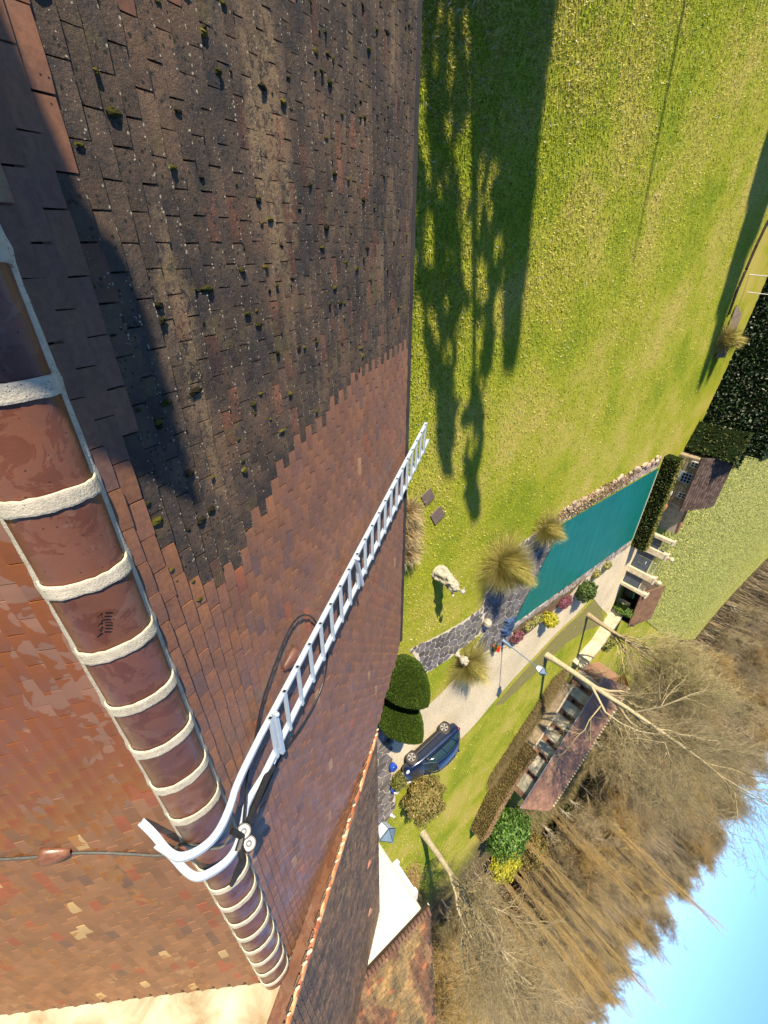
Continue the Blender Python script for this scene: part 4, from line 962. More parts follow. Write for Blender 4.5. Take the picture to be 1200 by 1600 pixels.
# ================================================================== CAR
car = empty('parked_car', (25.45, 10.75, 0), 'small dark blue hatchback parked on the gravel drive beside the two clipped bushes', 'car')
hd = math.atan2(-.99, .15); cx_, cy_ = 25.45, 10.75
CM = Matrix.Translation((cx_, cy_, 0.02)) @ Matrix.Rotation(hd, 4, 'Z')
def cpt(x, y, z): return tuple(CM @ Vector((x, y, z)))
M_CARP = NT('dark_blue_car_paint'); M_CARP.b.inputs['Coat Weight'].default_value = .8; M_CARP.b.inputs['Coat Roughness'].default_value = .04; M_CARP = M_CARP.out((.006, .014, .042), .2, .5, .2)
M_CARG = mat('tinted_car_glass', (.012, .03, .035), (.015, .034, .04), 3, .03, .5, 0)
M_PLAS = mat('black_car_plastic', (.012, .012, .014), (.016, .016, .018), 9, .5, .4, .05)
M_RIM = mat('silver_alloy', (.62, .62, .62), (.55, .55, .56), 9, .25, .5, 0, metal=.7); M_TYRE = mat('tyre_rubber', (.05, .045, .04), (.035, .033, .03), 9, .85)
def loft(name, stations, mt, parent, close=True, sub=2):
    V = []; m = len(stations[0][1])
    for x, sec in stations:
        for y, z in sec: V.append(cpt(x, y, z))
        for y, z in reversed(sec): V.append(cpt(x, -y, z))
    k = 2 * m; F = [(i * k + j, (i + 1) * k + j, (i + 1) * k + (j + 1) % k, i * k + (j + 1) % k) for i in range(len(stations) - 1) for j in range(k)]
    if close: F += [tuple(range(k)), tuple((len(stations) - 1) * k + j for j in reversed(range(k)))]
    o = meshobj(name, V, F, mt, parent, smooth=True)
    if sub: subsurf(o, sub)
    return o
def sec(w, zl, zb, crown): return [(w * .55, zl), (w * .93, zl + .03), (w, zl + .22), (w * 1.0, (zl + zb) / 2 + .12), (w * .96, zb - .06), (w * .84, zb), (w * .4, zb + crown)]
body = loft('body', [(2.06, sec(.50, .36, .60, .02)), (2.00, sec(.66, .26, .68, .03)), (1.80, sec(.80, .22, .76, .05)), (1.35, sec(.88, .22, .86, .06)), (.85, sec(.89, .22, .93, .06)), (.3, sec(.89, .22, .95, .05)), (-.6, sec(.89, .22, .97, .05)), (-1.3, sec(.89, .24, .99, .05)), (-1.75, sec(.85, .27, .98, .04)), (-1.98, sec(.76, .32, .92, .02)), (-2.05, sec(.62, .40, .84, .01))], M_CARP, car)
def csec(wl, wt, zl, zt): return [(wl, zl), (wl * .97, zl + (zt - zl) * .3), ((wl + wt) / 2, zl + (zt - zl) * .65), (wt, zt - .03), (wt * .8, zt), (wt * .3, zt + .015)]
loft('cabin_glass', [(1.02, csec(.70, .66, .88, .93)), (.82, csec(.74, .64, .88, 1.04)), (.25, csec(.77, .61, .90, 1.37)), (-.1, csec(.78, .61, .92, 1.43)), (-.9, csec(.78, .60, .93, 1.42)), (-1.4, csec(.77, .58, .93, 1.32)), (-1.8, csec(.72, .56, .92, 1.05)), (-1.9, csec(.70, .55, .90, .95))], M_CARG, car, sub=2)
def shell(name, pts2, mt, parent, off=.012):   # quad strip given as (x,y,z) both sides mirrored
    V = []; F = []
    for row in pts2: V += [cpt(*p) for p in row]
    k = len(pts2[0]); F = [(i * k + j, (i + 1) * k + j, (i + 1) * k + j + 1, i * k + j + 1) for i in range(len(pts2) - 1) for j in range(k - 1)]
    o = meshobj(name, V, F, mt, parent, smooth=True); so_ = o.modifiers.new('t', 'SOLIDIFY'); so_.thickness = .02; so_.offset = 0; return o
rows = []
for x, z, w_ in ((.30, 1.375, .56), (.15, 1.42, .59), (-.3, 1.455, .60), (-.9, 1.44, .595), (-1.35, 1.36, .575), (-1.62, 1.23, .56)):
    rows.append([(x, w_, z - .05), (x, w_ * .8, z + .0), (x, w_ * .35, z + .02), (x, -w_ * .35, z + .02), (x, -w_ * .8, z), (x, -w_, z - .05)])
shell('roof_panel', rows, M_CARP, car)
for s in (-1, 1):
    pl = MB(); 
    for path, r in (([(1.0, .72, .92), (.62, .70, 1.14), (.28, .63, 1.36)], .035), ([(.28, .63, 1.37), (-.4, .62, 1.43), (-1.0, .61, 1.41), (-1.5, .60, 1.25)], .032), ([(-.38, .79, .95), (-.45, .72, 1.22), (-.5, .62, 1.42)], .04), ([(-1.22, .80, .97), (-1.35, .70, 1.22), (-1.45, .60, 1.33)], .07), ([(1.0, .78, .91), (0, .80, .955), (-1.6, .78, .99)], .022)):
        pl.tube([cpt(a, b * s, c) for a, b, c in path], r, 6)
    pl.build('window_frame', M_CARP, car)
    m = MB(); m.box(cpt(.66, s * .93, 1.0), (.16, .22, .14), hd); bevel(m.build('wing_mirror', M_PLAS, car), .04)
    loftp = [(x, [(.80, .16), (.905, .18), (.915, .34), (.905, .38)]) for x in (1.0, .5, 0, -.5, -1.0)]
    V = [cpt(x, s * y, z) for x, sc_ in loftp for y, z in sc_]; meshobj('sill', V, [(i * 4 + j, (i + 1) * 4 + j, (i + 1) * 4 + j + 1, i * 4 + j + 1) for i in range(4) for j in range(3)], M_PLAS, car)
    hl = MB(); hl.ball(cpt(1.86, s * .62, .68), .12, 10, 6, sc=(1.2, 1.2, .6)); hl.build('headlight', M_LGLASS, car, True)
    tl_ = MB(); tl_.ball(cpt(-1.95, s * .62, .85), .12, 10, 6, sc=(1, 1, .6)); tl_.build('tail_light', mat('red_lens', (.35, .01, .01), None, 4, .2), car, True)
    for wx_ in (1.27, -1.28):
        q = (CM.to_3x3() @ Matrix.Rotation(math.pi / 2 * (1 if s < 0 else -1), 3, 'X')); c = cpt(wx_, s * .84, .325)
        m = MB(); m.lathe(c, [(.30, -.08), (.335, -.06), (.335, .05), (.31, .075), (.23, .08), (.22, .06)], 28, q); wh = m.build('wheel', M_TYRE, car, True)
        m = MB(); m.lathe(c, [(.39, -.06), (.40, .03), (.345, .055), (.335, .055)], 28, q); m.build('wheel_arch', M_PLAS, car, True)
        m = MB(); m.lathe(c, [(.22, .02), (.22, .03), (.02, .03)], 24, q); m.build('wheel_hub', M_PLAS, wh)
        rm = MB(); 
        for k in range(5):
            a = 2 * math.pi * k / 5; V = []
            for r, da, h in ((.03, -.5, .09), (.03, .5, .09), (.215, .30, .08), (.215, -.12, .08), (.12, -.22, .085), (.12, .26, .085)): V.append(Vector(c) + q @ Vector((math.cos(a + da) * r, math.sin(a + da) * r, h)))
            rm.add(V, [(0, 1, 5, 4), (4, 5, 2, 3)])
        for k in range(24):
            a0, a1 = 2 * math.pi * k / 24, 2 * math.pi * (k + 1) / 24; rm.add([Vector(c) + q @ Vector((math.cos(a) * r, math.sin(a) * r, .083)) for a, r in ((a0, .205), (a1, .205), (a1, .225), (a0, .225))], [(0, 1, 2, 3)])
        rm.build('rim', M_RIM, wh)
m = MB(); m.box(cpt(2.09, 0, .40), (.02, .52, .12), hd); bevel(m.build('number_plate', M_WPAINT, car), .004)
m = MB(); m.tube([cpt(2.055 + 0 * i, .085 * math.cos(i * math.pi / 8), .60 + .085 * math.sin(i * math.pi / 8)) for i in range(17)], .010, 6, False); m.tube([cpt(2.06, 0, .60), cpt(2.06, 0, .68)], .007, 4); m.tube([cpt(2.06, 0, .60), cpt(2.06, .07, .56)], .007, 4); m.tube([cpt(2.06, 0, .60), cpt(2.06, -.07, .56)], .007, 4); m.build('bonnet_emblem', M_RIM, car)
m = MB()
for k in range(3): m.box(cpt(2.075 - .0 * k, 0, .50 + k * .05), (.015, .9 - .12 * k, .015), hd)
m.build('grille_bar', M_RIM, car)
m = MB(); m.tube([cpt(.98, .5, .93), cpt(.75, .1, 1.07)], .010, 5); m.tube([cpt(.98, -.1, .95), cpt(.78, -.5, 1.06)], .010, 5); m.build('windscreen_wiper', M_PLAS, car)
for s in (-1, 1):
    m = MB(); m.tube([cpt(-.15, s * .925, .86), cpt(-.35, s * .93, .86)], .016, 6); m.build('door_handle', M_CARP, car)
    m = MB(); m.tube([cpt(.72, s * .905, .40), cpt(.74, s * .91, .65), cpt(.68, s * .87, .90)], .006, 4); m.tube([cpt(-.45, s * .905, .40), cpt(-.45, s * .915, .7), cpt(-.42, s * .86, .93)], .006, 4); m.build('door_gap', M_PLAS, car)

# ================================================================== VEGETATION
# ---- lawn tufts
rs = np.random.RandomState(1)
def tufts(name, pts, h, wd, cols, seed=0, lean=.5, kind='stuff', parent=None, zf=None):
    r = np.random.RandomState(seed); n = len(pts); a = r.rand(n) * 6.283; hh = h * (.5 + r.rand(n)); ww = wd * (.6 + .8 * r.rand(n))
    z = np.zeros(n) if zf is None else zf
    b = np.c_[np.cos(a) * ww, np.sin(a) * ww, np.zeros(n)]; t = np.c_[r.normal(size=n) * h * lean, r.normal(size=n) * h * lean, hh]
    P = np.c_[pts, z]; V = np.stack([P - b, P + b, P + t], 1).reshape(-1, 3); F = np.arange(3 * n).reshape(n, 3)
    cc = np.array(cols)[r.randint(len(cols), size=n)] * (.7 + .7 * r.rand(n))[:, None]
    return bigmesh(name, V, F, M_BLADE, parent, np.repeat(np.c_[cc, np.ones(n)], 3, 0), kind)
px = rs.rand(420000, 2) * [1300, 1700] - [50, 50]; D = (np.c_[px[:, 1] - 800, 600 - px[:, 0], np.full(len(px), 674.)]) @ R.T
k = -H / D[:, 2]; ok = (D[:, 2] < 0) & (k > 0); GP = (D * k[:, None])[ok][:, :2]
NOGO = [[tuple(p) for p in q] for q in (DRIVE, PATH, TERR, HT, BED)] + [[(13.2, 17), (20.4, 17), (20.4, 32.2), (13.2, 32.2)]]
def np_in(P, poly):
    c = np.zeros(len(P), bool); j = len(poly) - 1
    for i in range(len(poly)):
        xi, yi = poly[i]; xj, yj = poly[j]
        if yi != yj: c ^= ((yi > P[:, 1]) != (yj > P[:, 1])) & (P[:, 0] < (xj - xi) * (P[:, 1] - yi) / (yj - yi) + xi)
        j = i
    return c
keep = (GP[:, 1] < 34.5) & (GP[:, 0] < 62) & (GP[:, 1] > 6)
for q in NOGO: keep &= ~np_in(GP, q)
GP = GP[keep]; print('tufts', len(GP))
pat = np.array([noise.noise((x * .35, y * .35, 0)) + .6 * noise.noise((x * 1.3, y * 1.3, 4)) for x, y in GP])
g1 = [(.30, .38, .03), (.38, .43, .05), (.22, .29, .02)]; g2 = [(.42, .42, .06), (.54, .48, .18), (.32, .34, .04)]
tufts('lawn_tufts', GP[pat < .08], .05, .018, g1, 1); tufts('dry_lawn_tufts', GP[pat >= .08], .055, .02, g2, 2)
wy_ = rs.rand(2600) ; sel = GP[rs.randint(len(GP), size=2600)]; tufts('daisies', sel, .05, .022, [(.55, .55, .45)], 3, lean=.9)
# field rows (growing cereal)
fxp = rs.rand(90000, 2); fu = fxp[:, 0]; fvv = 40 + 84 * fxp[:, 1] ** 1.6; fxx = -20 + fu * 95
FPn = np.c_[fxx, np.round(fvv / .9) * .9 + rs.normal(size=90000) * .12]; FPn = FPn[np_in(FPn, FP)]
tufts('field_crop', FPn, .12, .07, [(.32, .35, .09), (.40, .40, .14), (.26, .30, .07)], 7, zf=np.array([hill(x, y) + .05 for x, y in FPn]))

def grassclump(name, c, n, L, cols, label, cat, up=.6, wd=.012, seed=0, group=None, curve=.5):
    r = np.random.RandomState(seed + 50); a = r.rand(n) * 6.283; el = np.clip(up + .42 * r.normal(size=n), .08, 1.5); ln = L * (.55 + .5 * r.rand(n))
    P = []; k = 5; c = np.array([c[0], c[1], 0.0]); d = np.c_[np.cos(a) * np.cos(el), np.sin(a) * np.cos(el), np.sin(el)]; side = np.c_[-np.sin(a), np.cos(a), np.zeros(n)]
    o = c + np.c_[r.normal(size=(n, 2)) * .10, np.zeros(n)]
    for j in range(k):
        t = j / (k - 1); p = o + d * (ln * t)[:, None]; p[:, 2] -= curve * (ln * t) ** 2 / L * np.cos(el) * 1.0; p[:, :2] += r.normal(size=(n, 2)) * .01; p[:, 2] = np.maximum(p[:, 2], .01)
        w_ = wd * (1 - t) ** .6 + .001; P += [p - side * w_, p + side * w_]
    V = np.stack(P, 1).reshape(-1, 3); b = np.arange(n)[:, None] * (2 * k); F = np.concatenate([b + np.array([[2 * j, 2 * j + 1, 2 * j + 3, 2 * j + 2]]) for j in range(k - 1)], 0)
    cc = np.array(cols)[r.randint(len(cols), size=n)] * (.7 + .6 * r.rand(n))[:, None]
    o = bigmesh(name, V, F, M_BLADE, None, np.repeat(np.c_[cc, np.ones(n)], 2 * k, 0)); return tag(o, label, cat, group)
STRAW = [(.50, .42, .12), (.66, .56, .24), (.30, .28, .06), (.42, .40, .10)]
x_, y_ = gxy(776, 868); grassclump('ornamental_grass', (x_ + .4, y_ + .2), 5000, 2.35, STRAW, 'huge arching yellow-green grass clump spilling over the near corner of the pool cover', 'grass clump', .95, .009, 1)
x_, y_ = gxy(848, 823); grassclump('ornamental_grass', (x_, y_), 2600, 1.5, STRAW, 'smaller yellow-green grass clump on the left rim of the pool', 'grass clump', .95, .009, 2)
x_, y_ = gxy(728, 1030); grassclump('ornamental_grass', (x_ + .2, y_), 3400, 2.05, STRAW, 'wide open arching grass clump at the edge of the gravel drive behind the urn', 'grass clump', .7, .008, 3)
DRY = [(.60, .48, .26), (.48, .36, .18), (.70, .58, .34), (.34, .25, .13)]
for i, (a, b, L, n) in enumerate(((634, 800, .85, 800), (632, 830, .9, 900), (634, 860, .8, 800))):
    x_, y_ = gxy(a, b); grassclump('cut_dry_grass', (x_, y_), n, L, DRY, ['dry straw coloured grass clump under the eave, nearest the ladder foot', 'dry straw coloured grass clump under the eave, middle one of three', 'dry straw coloured grass clump under the eave, nearest the statue'][i], 'grass clump', .7, .014, 10 + i, curve=.2)
x_, y_ = gxy(1136, 508); grassclump('pampas_clump', (x_ + .8, y_), 1500, 1.5, STRAW, 'pale dry grass clump in front of the tall dark conifer hedge', 'grass clump', .9, .02, 15)
m = MB(); 
for i in range(6): a_ = gxy(1132, 520); m.tube([(a_[0] - 1.6 + i * .1, a_[1] + .1 * i, .1 + .05 * i), (a_[0] + 1.5, a_[1] - .1 + .12 * i, .12 + .05 * i)], .06, 6)
tag(m.build('fallen_branches', mat('grey_bark', (.30, .24, .17), (.20, .16, .11), 4, .9)), 'heap of pale cut branches beside the dry grass clump', 'branches', kind='stuff')
# stones & dry plants on the pool rim
random.seed(77)
for i in range(44):
    t = i / 44; x = 12.3 + .45 * random.random() + (.0 if t > .1 else .3); y = 18.6 + 13.2 * t; r = random.uniform(.09, .22)
    c = random.choice([(.50, .40, .27), (.42, .30, .22), (.34, .26, .2)]); m = MB(); m.ball((x, y, .06), r, 7, 4, (*c, 1), (1, random.uniform(.7, 1.3), .55)); tag(m.build('rim_stone', stt), 'rounded beige stone in the row edging the left side of the pool', 'stone', 'edging stones along the left pool side')
leafcloud('dry_groundcover', (12.75, 23.5, .05), (.55, 5.2, .16), 5200, .055, [(.42, .28, .17), (.50, .38, .24), (.25, .16, .10), (.34, .30, .12)], kind='stuff', seed=4, shell=.0)
# ---- clipped bushes
def cone_bush(name, base, hgt, rad_, label, seed, tip=(0, 0)):
    e = empty(name, (*base, 0), label, 'topiary', 'clipped yew domes beside the terrace'); V = []; F = []; nu, nv = 40, 22
    for j in range(nv + 1):
        t = j / nv; r = rad_ * (math.sin(math.pi * min(1, (t * .78 + .22))) ** .75) * (1 if t < 1 else 0)
        r = rad_ * max(0, 1 - ((t - .25) / .75) ** 1.75) ** .78 if t > .25 else rad_ * (.80 + .20 * t / .25)
        for i in range(nu):
            a = 2 * math.pi * i / nu; k = 1 + .03 * noise.noise((math.cos(a) * 3, math.sin(a) * 3, t * 6 + seed)); V.append((base[0] + tip[0] * t + math.cos(a) * r * k, base[1] + tip[1] * t + math.sin(a) * r * k, hgt * t))
    F = [(j * nu + i, j * nu + (i + 1) % nu, (j + 1) * nu + (i + 1) % nu, (j + 1) * nu + i) for j in range(nv) for i in range(nu)]
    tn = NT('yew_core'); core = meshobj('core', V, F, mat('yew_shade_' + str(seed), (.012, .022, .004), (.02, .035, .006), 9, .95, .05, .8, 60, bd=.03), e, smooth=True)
    r_ = np.random.RandomState(seed); A = np.array(V).reshape(nv + 1, nu, 3); n = 26000; jj = r_.rand(n) * nv * .999; ii = r_.rand(n) * nu; j0 = jj.astype(int); i0 = ii.astype(int) % nu
    P = A[j0, i0] * (1 - (jj - j0))[:, None] + A[j0 + 1, i0] * (jj - j0)[:, None]; P2 = A[j0, (i0 + 1) % nu] * (1 - (jj - j0))[:, None] + A[j0 + 1, (i0 + 1) % nu] * (jj - j0)[:, None]
    f = (ii - ii.astype(int))[:, None]; P = P * (1 - f) + P2 * f; C0 = np.array([base[0], base[1], hgt * .35]); N = P - C0; N /= np.linalg.norm(N, axis=1)[:, None]; N = N + r_.normal(size=(n, 3)) * .5; P = P + N * .01
    a = np.cross(N, r_.normal(size=(n, 3))); a /= np.linalg.norm(a, axis=1)[:, None]; s = (.018 + .018 * r_.rand(n))[:, None]; b = N / np.linalg.norm(N, axis=1)[:, None]
    V = np.stack([P - a * s, P + a * s, P + b * s * 1.6], 1).reshape(-1, 3); cc = np.array([(.04, .075, .006), (.065, .11, .010), (.025, .05, .005)])[r_.randint(3, size=n)] * (.7 + .7 * r_.rand(n))[:, None]
    bigmesh('foliage', V, np.arange(3 * n).reshape(n, 3), M_LEAF, e, np.repeat(np.c_[cc, np.ones(n)], 3, 0)); return e
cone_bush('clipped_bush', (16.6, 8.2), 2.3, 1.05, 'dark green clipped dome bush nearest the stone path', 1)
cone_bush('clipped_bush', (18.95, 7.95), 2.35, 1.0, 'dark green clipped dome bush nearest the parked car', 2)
# ---- box hedge behind the pool, conifer hedge, beech hedge
def hedge(name, pts, hgt, wd, cols, ccore, label, leaf=.06, dens=260, seed=0, top=None):
    e = empty(name, (*pts[0], 0), label, 'hedge'); r_ = np.random.RandomState(seed); core = MB(); Vs = []; Cs = []
    for a, b in zip(pts, pts[1:]):
        A, B = Vector(a), Vector(b); d = B - A; L = d.length; c = (A + B) / 2; rz = math.atan2(d.y, d.x); core.box((c.x, c.y, hgt / 2 - .02), (L + wd * .5, wd - .06, hgt - .05), rz)
        n = int(dens * L * (hgt * 2 + wd)); f = r_.rand(n); P = np.zeros((n, 3)); u = (r_.rand(n) - .5) * (L + wd * .6); s1 = f < hgt / (2 * hgt + wd); s2 = f > 1 - hgt / (2 * hgt + wd); s3 = ~(s1 | s2)
        v = np.where(s1, -wd / 2, np.where(s2, wd / 2, (r_.rand(n) - .5) * wd)); z = np.where(s3, hgt, r_.rand(n) * hgt); v = v + r_.normal(size=n) * .03; z = z + r_.normal(size=n) * .03
        P = np.c_[c.x + u * math.cos(rz) - v * math.sin(rz), c.y + u * math.sin(rz) + v * math.cos(rz), np.maximum(z, 0.02)]
        w3 = r_.normal(size=(n, 3)); a3 = np.cross(w3, r_.normal(size=(n, 3))); a3 /= np.linalg.norm(a3, axis=1)[:, None]; b3 = np.cross(a3, w3); b3 /= np.linalg.norm(b3, axis=1)[:, None]; s = (leaf * (.6 + .8 * r_.rand(n)))[:, None]
        Vs.append(np.stack([P - a3 * s, P - b3 * s * .6, P + a3 * s, P + b3 * s * .6], 1).reshape(-1, 3)); cs2 = np.array(cols)[r_.randint(len(cols), size=n)] * (.65 + .7 * r_.rand(n))[:, None]
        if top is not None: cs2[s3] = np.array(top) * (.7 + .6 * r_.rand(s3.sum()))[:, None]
        Cs.append(np.repeat(np.c_[cs2, np.ones(n)], 4, 0))
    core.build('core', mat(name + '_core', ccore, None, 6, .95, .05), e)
    V = np.concatenate(Vs); bigmesh('foliage', V, np.arange(len(V)).reshape(-1, 4), M_LEAF, e, np.concatenate(Cs)); return e
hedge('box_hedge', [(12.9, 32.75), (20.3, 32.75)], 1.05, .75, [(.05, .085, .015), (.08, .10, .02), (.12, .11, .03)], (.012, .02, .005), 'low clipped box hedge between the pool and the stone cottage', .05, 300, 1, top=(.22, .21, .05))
hedge('conifer_hedge', [(-6, 40.6), (5, 39.6), (12.4, 38.4)], 4.3, 2.2, [(.012, .03, .008), (.02, .045, .012), (.03, .06, .02), (.20, .22, .15)], (.006, .012, .004), 'tall almost black conifer hedge closing the far side of the lawn', .10, 110, 2)
hedge('conifer_hedge', [(12.2, 37.6), (13.0, 37.2)], 3.2, 2.4, [(.03, .055, .012), (.05, .08, .02), (.10, .10, .03)], (.012, .02, .006), 'rounded dark evergreen growing against the left end of the cottage', .09, 130, 3)
BH = [gxy(*p) for p in [(745, 1290), (768, 1243), (800, 1190), (818, 1165)]]
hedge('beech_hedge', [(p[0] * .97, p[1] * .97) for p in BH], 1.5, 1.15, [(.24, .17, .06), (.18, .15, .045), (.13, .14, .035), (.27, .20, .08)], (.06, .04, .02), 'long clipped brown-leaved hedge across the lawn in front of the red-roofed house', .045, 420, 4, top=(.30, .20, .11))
def shrub(name, px_, rad3, n, size, cols, label, cat='shrub', seed=0, z0=None, core=(.02, .025, .008), dx=0, dy=0, shellv=.55):
    x, y = gxy(*px_); x += dx; y += dy; e = empty(name, (x, y, 0), label, cat); zc = rad3[2] * .85 if z0 is None else z0
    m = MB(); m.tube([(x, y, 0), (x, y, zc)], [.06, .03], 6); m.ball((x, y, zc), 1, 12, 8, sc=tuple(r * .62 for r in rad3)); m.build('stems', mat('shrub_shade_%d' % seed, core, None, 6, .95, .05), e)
    leafcloud('foliage', (x, y, zc), rad3, n, size, cols, e, seed=seed, shell=shellv); return e
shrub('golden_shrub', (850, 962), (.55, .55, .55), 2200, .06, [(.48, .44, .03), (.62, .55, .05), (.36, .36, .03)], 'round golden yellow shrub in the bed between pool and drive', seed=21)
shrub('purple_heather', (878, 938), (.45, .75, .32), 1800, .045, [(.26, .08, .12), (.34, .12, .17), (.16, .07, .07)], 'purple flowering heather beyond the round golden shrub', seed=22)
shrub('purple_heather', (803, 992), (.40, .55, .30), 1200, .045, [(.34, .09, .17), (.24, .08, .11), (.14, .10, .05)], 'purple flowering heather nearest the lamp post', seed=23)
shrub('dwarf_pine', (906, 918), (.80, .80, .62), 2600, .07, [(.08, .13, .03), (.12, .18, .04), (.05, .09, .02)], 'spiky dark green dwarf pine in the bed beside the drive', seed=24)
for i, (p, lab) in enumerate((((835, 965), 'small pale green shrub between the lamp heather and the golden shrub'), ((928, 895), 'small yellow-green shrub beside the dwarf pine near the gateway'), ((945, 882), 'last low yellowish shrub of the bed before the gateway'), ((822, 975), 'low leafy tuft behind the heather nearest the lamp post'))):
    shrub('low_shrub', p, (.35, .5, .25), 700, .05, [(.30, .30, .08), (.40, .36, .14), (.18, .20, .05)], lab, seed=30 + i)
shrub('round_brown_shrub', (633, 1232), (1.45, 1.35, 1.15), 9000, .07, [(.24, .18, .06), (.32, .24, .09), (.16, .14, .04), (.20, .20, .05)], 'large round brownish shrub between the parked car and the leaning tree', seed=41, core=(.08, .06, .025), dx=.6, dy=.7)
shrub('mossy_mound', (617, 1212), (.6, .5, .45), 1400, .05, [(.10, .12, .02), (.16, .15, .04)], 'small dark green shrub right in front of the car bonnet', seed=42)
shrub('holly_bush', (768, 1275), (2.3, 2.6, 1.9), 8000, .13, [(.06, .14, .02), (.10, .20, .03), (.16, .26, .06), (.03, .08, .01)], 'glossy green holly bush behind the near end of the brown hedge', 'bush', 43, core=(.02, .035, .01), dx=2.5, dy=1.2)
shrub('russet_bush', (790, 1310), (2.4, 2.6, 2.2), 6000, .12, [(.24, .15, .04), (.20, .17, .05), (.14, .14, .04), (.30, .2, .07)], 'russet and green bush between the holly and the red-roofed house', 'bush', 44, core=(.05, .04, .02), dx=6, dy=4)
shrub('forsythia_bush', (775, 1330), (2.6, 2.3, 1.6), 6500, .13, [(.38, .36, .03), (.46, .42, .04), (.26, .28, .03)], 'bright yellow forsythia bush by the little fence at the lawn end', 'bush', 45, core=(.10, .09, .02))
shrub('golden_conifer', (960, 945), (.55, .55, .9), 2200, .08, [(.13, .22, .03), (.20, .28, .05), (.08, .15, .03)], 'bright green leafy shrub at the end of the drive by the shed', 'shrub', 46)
shrub('mossy_juniper', (935, 995), (.9, 1.0, .8), 2600, .08, [(.20, .22, .04), (.28, .26, .07), (.12, .15, .03)], 'yellow-green shrub between the forked tree and the lane wall', 'shrub', 47)
# ---- bare trees
def bare_tree(seed, height, r0, fork=.3, levels=4, nb=(5, 6, 6, 4), up=.35, spread=.9, lean=(0, 0), col=(.30, .25, .16), twig=(.34, .28, .15), curve=0.0, lenr=.62, thin=1.0, wig=.22, rmin=.010, cont=True):
    rg = random.Random(seed); Vs = []; Fs = []; Cs = []; cnt = [0]
    def tube(P, rr, n, c):
        m = len(P); P = np.array(P); D = np.gradient(P, axis=0); D /= (np.linalg.norm(D, axis=1)[:, None] + 1e-9)
        ref = np.array([0, 0, 1.0]) if abs(D[0, 2]) < .8 else np.array([1.0, 0, 0]); A = np.cross(D, ref); A /= (np.linalg.norm(A, axis=1)[:, None] + 1e-9); B = np.cross(D, A)
        th = np.arange(n) * 2 * math.pi / n; rr = np.array(rr)
        V = P[:, None, :] + (A[:, None, :] * np.cos(th)[None, :, None] + B[:, None, :] * np.sin(th)[None, :, None]) * rr[:, None, None]
        i, k = np.meshgrid(np.arange(m - 1), np.arange(n), indexing='ij'); F = np.stack([i * n + k, i * n + (k + 1) % n, (i + 1) * n + (k + 1) % n, (i + 1) * n + k], -1).reshape(-1, 4) + cnt[0]
        Vs.append(V.reshape(-1, 3)); Fs.append(F); Cs.append(np.tile([*c, 1], (m * n, 1))); cnt[0] += m * n
    def grow(p, d, L, r, lev):
        k = 7 if lev == 0 else (5 if lev < 3 else 3); P = [np.array(p)]; dv = np.array(d, float)
        for i in range(k):
            dv = dv + np.array([rg.gauss(0, 1), rg.gauss(0, 1), rg.gauss(0, 1)]) * wig * (.22 if lev == 0 else 1) + np.array([curve if lev == 0 else 0, 0, up * (.3 if lev else .6)]) ; dv /= np.linalg.norm(dv); P.append(P[-1] + dv * L / k)
        end = .45 if lev == 0 else .25; rr = [r * (1 - (1 - end) * i / k) * (1.25 if (lev == 0 and i == 0) else 1) for i in range(k + 1)]
        g = rg.uniform(.75, 1.2); c = col if lev < 2 else twig; tube(P, rr, (8, 6, 4, 3, 3)[min(lev, 4)], tuple(v * g for v in c))
        if lev >= levels: return
        e_ = P[-1] - P[-2]; e_ /= np.linalg.norm(e_); cont and grow(P[-1], e_, L * .62, max(rmin, r * end), lev + 1)
        for q in range(nb[lev]):
            t = fork + (1 - fork) * (q + rg.random()) / nb[lev] if lev == 0 else .2 + .8 * (q + rg.random()) / nb[lev]; i = min(k - 1, int(t * k)); pp = P[i] + (P[i + 1] - P[i]) * (t * k - i)
            ax = P[i + 1] - P[i]; ax /= np.linalg.norm(ax); s = np.cross(ax, [rg.gauss(0, 1), rg.gauss(0, 1), rg.gauss(0, 1)]); s /= (np.linalg.norm(s) + 1e-9); an = spread * rg.uniform(.5, 1.1); nd_ = ax * math.cos(an) + s * math.sin(an)
            grow(pp, nd_, L * lenr * rg.uniform(.7, 1.15) * (1.15 - .35 * t), max(rmin, r * (1 - .6 * t) * .55 * thin), lev + 1)
    grow((0, 0, -.1), (lean[0], lean[1], 1), height * .55, r0, 0)
    return np.concatenate(Vs), np.concatenate(Fs), np.concatenate(Cs)
def place_tree(geo, x, y, z, label, rz=0, s=1.0, name='bare_tree', group=None, mesh=None):
    o = bpy.data.objects.new(name, mesh); C.objects.link(o); o.location = (x, y, z); o.rotation_euler = (0, 0, rz); o.scale = (s, s, s); return tag(o, label, 'tree', group)
def treemesh(name, geo):
    V, F, Cc = geo; o = bigmesh(name, V, F, M_BARK, None, Cc, smooth=True); me = o.data; bpy.data.objects.remove(o); return me
def hero(name, label, loc, geo, rz=0):
    V, F, Cc = geo; me = treemesh(name, geo); o = bpy.data.objects.new(name, me); C.objects.link(o); o.location = loc; o.rotation_euler = (0, 0, rz); return tag(o, label, 'tree')
x_, y_ = gxy(853, 1023)
hero('bare_tree', 'tall bare tree with a smooth pale trunk standing on the grass beside the drive', (x_, y_, 0), bare_tree(7, 15.5, .225, .36, 5, (10, 6, 5, 4, 3), .16, .85, (.03, .12), (.34, .29, .18), (.30, .25, .14), 0, .64, 1.15, wig=.20, rmin=.009))
x_, y_ = gxy(660, 1300)
